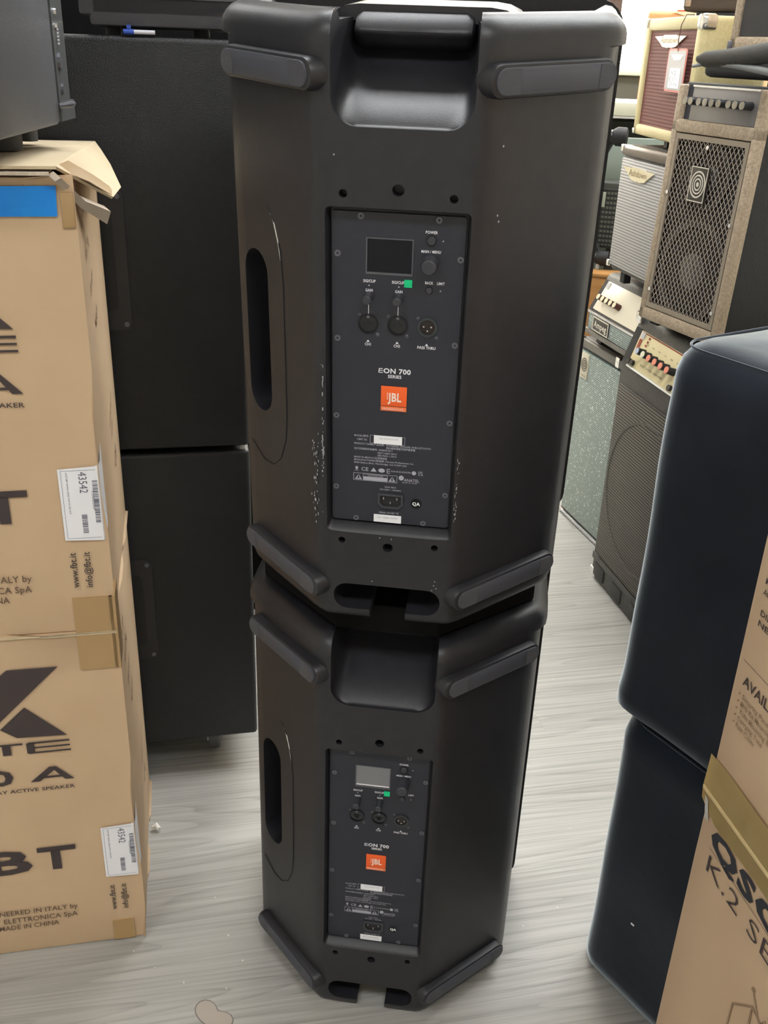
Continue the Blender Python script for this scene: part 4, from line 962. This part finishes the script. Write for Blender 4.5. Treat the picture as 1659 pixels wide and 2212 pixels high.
for k in range(5):
    bm = BM(); cyl(bm, (.060+k*.0255, -.003, .040), .0088, -.020, 'y', 18, .008); bmesh.ops.transform(bm, matrix=MS, verts=bm.verts); kn = obj('knob', bm, mat('maroon_black', (.08, .02, .015), .4), pn)
    bm = BM(); cyl(bm, (.060+k*.0255, -.023, .040), .0080, -.0015, 'y', 18); bmesh.ops.transform(bm, matrix=MS, verts=bm.verts); obj('knob_cap', bm, mat('ivory_cap', (.80, .70, .48), .4), kn)
bm = BM(); box(bm, .034, .052, -.0045, -.003, .070, .090, M=MS); obj('badge', bm, MATS['pale_badge'], pn)
obj('feet', box(BM(), .03, .06, .02, .05, -.020, .002), black, t); 
bm = BM(); box(bm, .30, .33, .02, .05, -.020, .002); box(bm, .03, .06, .16, .19, -.020, .002); box(bm, .30, .33, .16, .19, -.020, .002); obj('feet', bm, black, t)
# silver combo
t = amp('bass_combo', 'brown-edged combo amplifier with silver woven grille and winged badge', 'amplifier', (.396, 1.813, .820), -1.235)
H_ = .328; bm = BM(); box(bm, 0, .32, .006, .30, 0, H_, bev=.010, seg=3); obj('cabinet', bm, mat('dark_brown_tolex', (.030, .026, .024), .45, bump=.4, bscale=300), t)
sw = grille_mat('silver_woven_cloth', (.56, .55, .54), (.24, .23, .23), .0075, 'z', .5, weave=.0062, duty=.35)
obj('grille', box(BM(), .010, .312, -.002, .01, .014, .296, bev=.002), sw, t)
obj('top_trim', box(BM(), 0, .32, -.004, .03, .302, .328, bev=.008, seg=3), mat('brown_grey_trim', (.16, .125, .10), .35), t)
bm = BM()
for z in (.006, .310): box(bm, -.003, .012, -.005, .012, z, z+.018, bev=.003)
obj('corner_guard', bm, chrome, t)
bm = BM(); box(bm, .05, .075, .02, .04, -.030, 0); box(bm, .27, .295, .02, .04, -.030, 0); box(bm, .05, .075, .15, .18, -.030, 0); box(bm, .27, .295, .15, .18, -.030, 0); obj('feet', bm, black, t)
def wing_badge(par, x, z, s, sz, y=-.004):
    bm = BM(); pts = [(-.5, .16), (-.22, .17), (-.20, .20), (.20, .20), (.22, .17), (.5, .16), (.30, -.05), (.22, -.16), (.06, -.20), (.0, -.18), (-.06, -.20), (-.22, -.16), (-.30, -.05)]
    prism(bm, [(x+a*s, z+b*sz) for a, b in pts], y-.0025, y); b_ = obj('winged_badge', bm, mat('badge_cream', (.85, .76, .52), .4), par)
    bm = BM(); text(bm, 'Ashdown', (x, y-.0030, z-.05*sz), (1, 0, 0), (0, 0, 1), .19*sz, .56*s); obj('badge_letters', bm, mat('badge_brown', (.30, .17, .07), .5), b_)
wing_badge(t, .125, .262, .185, .085)
# cream combo
t = amp('bass_combo', 'cream tweed combo amplifier with dark red grille and a hanging tag', 'amplifier', (.4364, 1.9595, 1.1667), -1.369)
W_, H_ = .414, .287; bm = BM(); box(bm, 0, W_, .006, .17, 0, H_, bev=.012, seg=3); obj('cabinet', bm, tweed, t)
bm = BM()
for q in ((0, .034, 0, H_), (W_-.034, W_, 0, H_), (.0, W_, 0, .028), (0, W_, H_-.030, H_)): box(bm, q[0], q[1], -.006, .02, q[2], q[3], bev=.007)
obj('front_frame', bm, tweed, t)
red = grille_mat('dark_red_cloth', (.165, .042, .034), (.135, .034, .028), .0085, 'z', .7)
obj('grille', box(BM(), .030, W_-.030, .000, .012, .024, H_-.026), red, t)
wing_badge(t, .195, .232, .235, .075, -.001)
for z in (H_-.036, .0):
    obj('corner_guard', box(BM(), W_-.030, W_+.004, -.009, .030, z+.004, z+.040, bev=.008), chrome, t)
obj('corner_guard', box(BM(), -.003, .016, -.008, .012, H_-.020, H_+.001, bev=.005), chrome, t); obj('corner_guard', box(BM(), -.003, .016, -.008, .012, 0, .016, bev=.005), chrome, t)
obj('strap_button', cyl(BM(), (W_, .055, .205), .005, .006, 'x', 10), black, t)
bm = BM(); box(bm, .20, .225, .02, .04, -.019, 0); box(bm, .35, .375, .02, .04, -.019, 0); box(bm, .20, .225, .13, .15, -.019, 0); box(bm, .35, .375, .13, .15, -.019, 0); obj('feet', bm, black, t)
bm = BM(); bmesh.ops.create_grid(bm, x_segments=1, y_segments=1, size=.01); bm.free()
tg = thing('price_tag', 'grey hang tag with red edge hanging on a cord from the cream combo', 'tag', (.4364, 1.9595, 1.1667), -1.369)
bm = BM(); prism(bm, rrect(.232, .365, .118, .216, .010, 3), -.0135, -.0125); c_ = obj('card', bm, mat('tag_red', (.62, .14, .11), .5), tg)
prism(BM(), [(0, 0), (1, 0), (0, 1)], 0, 1).free()
bm = BM(); prism(bm, rrect(.2385, .3585, .1225, .2115, .008, 3), -.0142, -.0134); obj('card_face', bm, mat('tag_grey', (.42, .41, .42), .5), c_)
bm = BM(); box(bm, .262, .338, -.0148, -.0141, .127, .172); obj('price_sticker', bm, paper, c_)
bm = BM(); poly(bm, [(.255, .203), (.348, .203), (.325, .190), (.278, .190)], lambda a, b: (a, -.0146, b)); obj('tag_print', bm, mat('tag_white', (.75, .75, .75), .5), c_)
bm = BM(); rs = random.Random(9)
for k in range(26):
    a = rs.uniform(.266, .328); b = rs.uniform(.130, .166); poly(bm, [(a, b), (a+.004, b), (a+.004, b+.003), (a, b+.003)], lambda a, b: (a, -.0150, b))
obj('sticker_print', bm, grey_print, c_)
obj('cord', tube(BM(), [(.310, .01, H_+.003), (.300, -.006, H_+.003), (.292, -.0125, H_-.02), (.290, -.0135, .235), (.300, -.0142, .209)], .0012, 6), mat('brown_cord', (.10, .05, .035), .7), tg)

# ================================================================== FURTHER BACK
t = thing('guitar_amplifier', 'orange amplifier cabinet standing behind the cream combo', 'amplifier', (.528, 2.90, 1.209), -.35)
obj('cabinet', box(BM(), 0, .42, 0, .22, 0, .300, bev=.014, seg=3), mat('orange_vinyl', (.72, .33, .13), .5), t)
bm = BM(); prism(bm, [(.085, .298), (.20, .298), (.20, .270), (.15, .280)], -.003, .002); obj('badge', bm, mat('badge_pale', (.9, .75, .5), .4), t)
obj('panel', box(BM(), .10, .40, .01, .20, .300, .304), mat('red_top', (.75, .10, .04), .5), t)
t = thing('shelf_unit', 'white display shelf under the window behind the stacks', 'shelf', (.2, 2.86, 0))
shm = mat('shelf_white', (.66, .64, .50), .5)
obj('shelf_board', box(BM(), 0, 1.6, 0, .36, 1.165, 1.209, bev=.002), shm, t)
for x in (0, 1.55): obj('side_panel', box(BM(), x, x+.04, .30, .36, 0, 1.165), shm, t)
t = thing('counter', 'grey-green counter with a pale edge beyond the display shelf', 'counter', (.1, 3.70, 0))
obj('counter_body', box(BM(), 0, 2.0, .02, .5, 0, 1.285), mat('counter_grey', (.10, .10, .075), .7), t)
obj('counter_top', box(BM(), 0, 2.0, 0, .52, 1.285, 1.308, bev=.003), mat('counter_pale', (.62, .66, .52), .5), t)
t = thing('storage_chest', 'dark chest below the white display shelf', 'chest', (.25, 3.02, 0)); obj('chest_body', box(BM(), 0, 1.4, 0, .3, 0, 1.14, bev=.01), mat('dark_green_black', (.018, .022, .014), .7), t)
t = thing('display_board', 'plain grey-green board standing behind the amplifier cabinets', 'board', (.28, 2.66, 0)); obj('board_face', box(BM(), 0, .45, 0, .02, .62, 1.105, bev=.003), mat('board_green', (.26, .31, .27), .7), t)
bm = BM(); box(bm, .02, .05, 0, .02, 0, .62); box(bm, .40, .43, 0, .02, 0, .62); obj('leg', bm, black, t)
# keyboard-style tubular stand
t = thing('tubular_stand', 'black tubular stand with round end caps behind the silver combo', 'stand', (0, 0, 0))
tm = mat('stand_black', (.03, .032, .034), .3)
obj('arm', tube(BM(), [(.20, 2.52, 1.122), (.425, 2.50, 1.120)], .019, 16), tm, t); obj('end_cap', tube(BM(), [(.425, 2.50, 1.120), (.440, 2.50, 1.119), (.470, 2.495, 1.118), (.474, 2.495, 1.118)], [.020, .030, .030, .024], 18), black, t)
obj('arm', tube(BM(), [(.20, 2.52, .722), (.42, 2.50, .720)], .017, 16), tm, t); obj('end_cap', tube(BM(), [(.42, 2.50, .720), (.432, 2.50, .720), (.462, 2.495, .719), (.466, 2.495, .719)], [.018, .026, .026, .02], 18), black, t)
pts = [(.425-.055*math.sin(PI*k/12)-.0, 2.53, 1.10-.36*k/12) for k in range(13)]
obj('curved_upright', tube(BM(), pts, .013, 12), tm, t)
obj('leg', tube(BM(), [(.36, 2.53, .722), (.34, 2.56, .36), (.33, 2.60, .012)], .015, 12), tm, t); obj('leg', tube(BM(), [(.25, 2.53, .722), (.22, 2.45, .36), (.20, 2.40, .012)], .015, 12), tm, t)
obj('clamp_screw', tube(BM(), [(.43, 2.49, .700), (.425, 2.48, .655)], .007, 8), mat('clamp_grey', (.35, .35, .34), .4), t)
t = thing('guitar_amplifier', 'small black amplifier with grille, pale badge and cyan tag behind the silver combo', 'amplifier', (.405, 2.56, 0), -.2)
bm = BM(); box(bm, 0, .30, 0, .10, .745, .965, bev=.004); box(bm, .05, .08, .02, .05, 0, .75); box(bm, .22, .25, .02, .05, 0, .75); obj('cabinet', bm, mat('amp_grey_black', (.055, .058, .048), .6), t)
gm2 = grille_mat('small_amp_grille', (.12, .125, .10), (.02, .02, .018), .016, 'z', .6, weave=.012)
obj('grille', box(BM(), .006, .29, -.006, .002, .755, .945), gm2, t)
obj('badge', box(BM(), .010, .030, -.012, -.006, .885, .935, bev=.002), mat('badge_greenish', (.42, .45, .36), .4), t)
bm = BM(); sheet(bm, [[(.006, -.03, .880), (.014, -.026, .868), (.010, -.02, .800), (.000, -.02, .770), (-.008, -.03, .830)]], .001); obj('hanging_tag', bm, mat('cyan_tag', (.02, .60, .75), .5), t)
t = thing('wooden_cabinet', 'orange-brown wooden cabinet behind the amplifier head', 'cabinet', (.30, 2.42, 0), -.1)
obj('cabinet', box(BM(), 0, .5, 0, .07, 0, .672, bev=.004), mat('orange_wood', (.50, .26, .085), .5, color2=(.42, .20, .06), nscale=6, stretch=(1, 1, 8)), t)
obj('wood_top', box(BM(), -.005, .505, -.006, .08, .672, .684, bev=.003), MATS['orange_wood'], t)
obj('knob', cyl(BM(), (.155, 0, .645), .008, -.012, 'y', 12), mat('brass', (.7, .55, .3), .3, 1), t)
t = thing('instrument_case', 'dark brown instrument case at the top behind the cream combo', 'case', (.530, 2.06, 1.4775), -.5)
obj('case_body', box(BM(), 0, .30, 0, .18, 0, .14, bev=.012, seg=3), mat('case_brown', (.050, .035, .028), .6), t)
obj('latch', box(BM(), .008, .024, -.003, .004, .012, .030, bev=.002), mat('latch_tan', (.30, .22, .15), .5), t)
t = thing('side_rack', 'slim black rack carrying the instrument case behind the combos', 'rack', (.56, 2.03, 0), -.5)
bm = BM(); box(bm, .0, .26, .02, .18, 1.455, 1.4765)
for x in (.02, .22):
    for y in (.04, .15): box(bm, x, x+.02, y, y+.02, 0, 1.455)
obj('rack_frame', bm, black, t)
# dried drip and specks on the floor
bm = BM(); sp_r = [(-.250, -.052), (-.236, -.036)]
n = 26; ctr = Vector((-.238, -.050))
def lob(a): return .026*(1+.35*math.cos(2*a+1.0)+.12*math.cos(3*a))
o_ = [(ctr.x+lob(2*PI*i/n)*math.cos(2*PI*i/n)*1.0, ctr.y+lob(2*PI*i/n)*math.sin(2*PI*i/n)*.9) for i in range(n)]
i_ = [(ctr.x+(lob(2*PI*i/n)-.0022)*math.cos(2*PI*i/n), ctr.y+(lob(2*PI*i/n)-.0022)*math.sin(2*PI*i/n)*.9) for i in range(n)]
A = [bm.verts.new((x, y, .0006)) for x, y in o_]; B = [bm.verts.new((x, y, .0006)) for x, y in i_]
for i in range(n): bm.faces.new((A[i], A[(i+1) % n], B[(i+1) % n], B[i]))
st = tag(obj('floor_stain', bm, mat('stain_rim', (.20, .18, .16), .5)), 'dried puddle ring on the floor at the bottom edge', 'stain')
bm = BM(); bm.faces.new([bm.verts.new((x, y, .0005)) for x, y in i_]); obj('stain_film', bm, mat('stain_film', (.46, .41, .36), .25), st)
bm = BM(); rs = random.Random(12)
for x, y in ((-.30, .175), (-.255, .10), (-.218, .055), (-.40, .045), (-.355, .02), (-.30, .0), (-.23, .0), (.27, .80), (.25, .62), (.31, .95), (.24, .20), (.30, .25), (.285, .12), (.33, .45)):
    r = rs.uniform(.0008, .0018); cyl(bm, (x, y, 0), r, .0007, 'z', 6)
tag(obj('floor_specks', bm, mat('speck_white', (.8, .8, .75), .6), stuff=True), 'tiny pale crumbs scattered over the plank floor', 'crumbs')
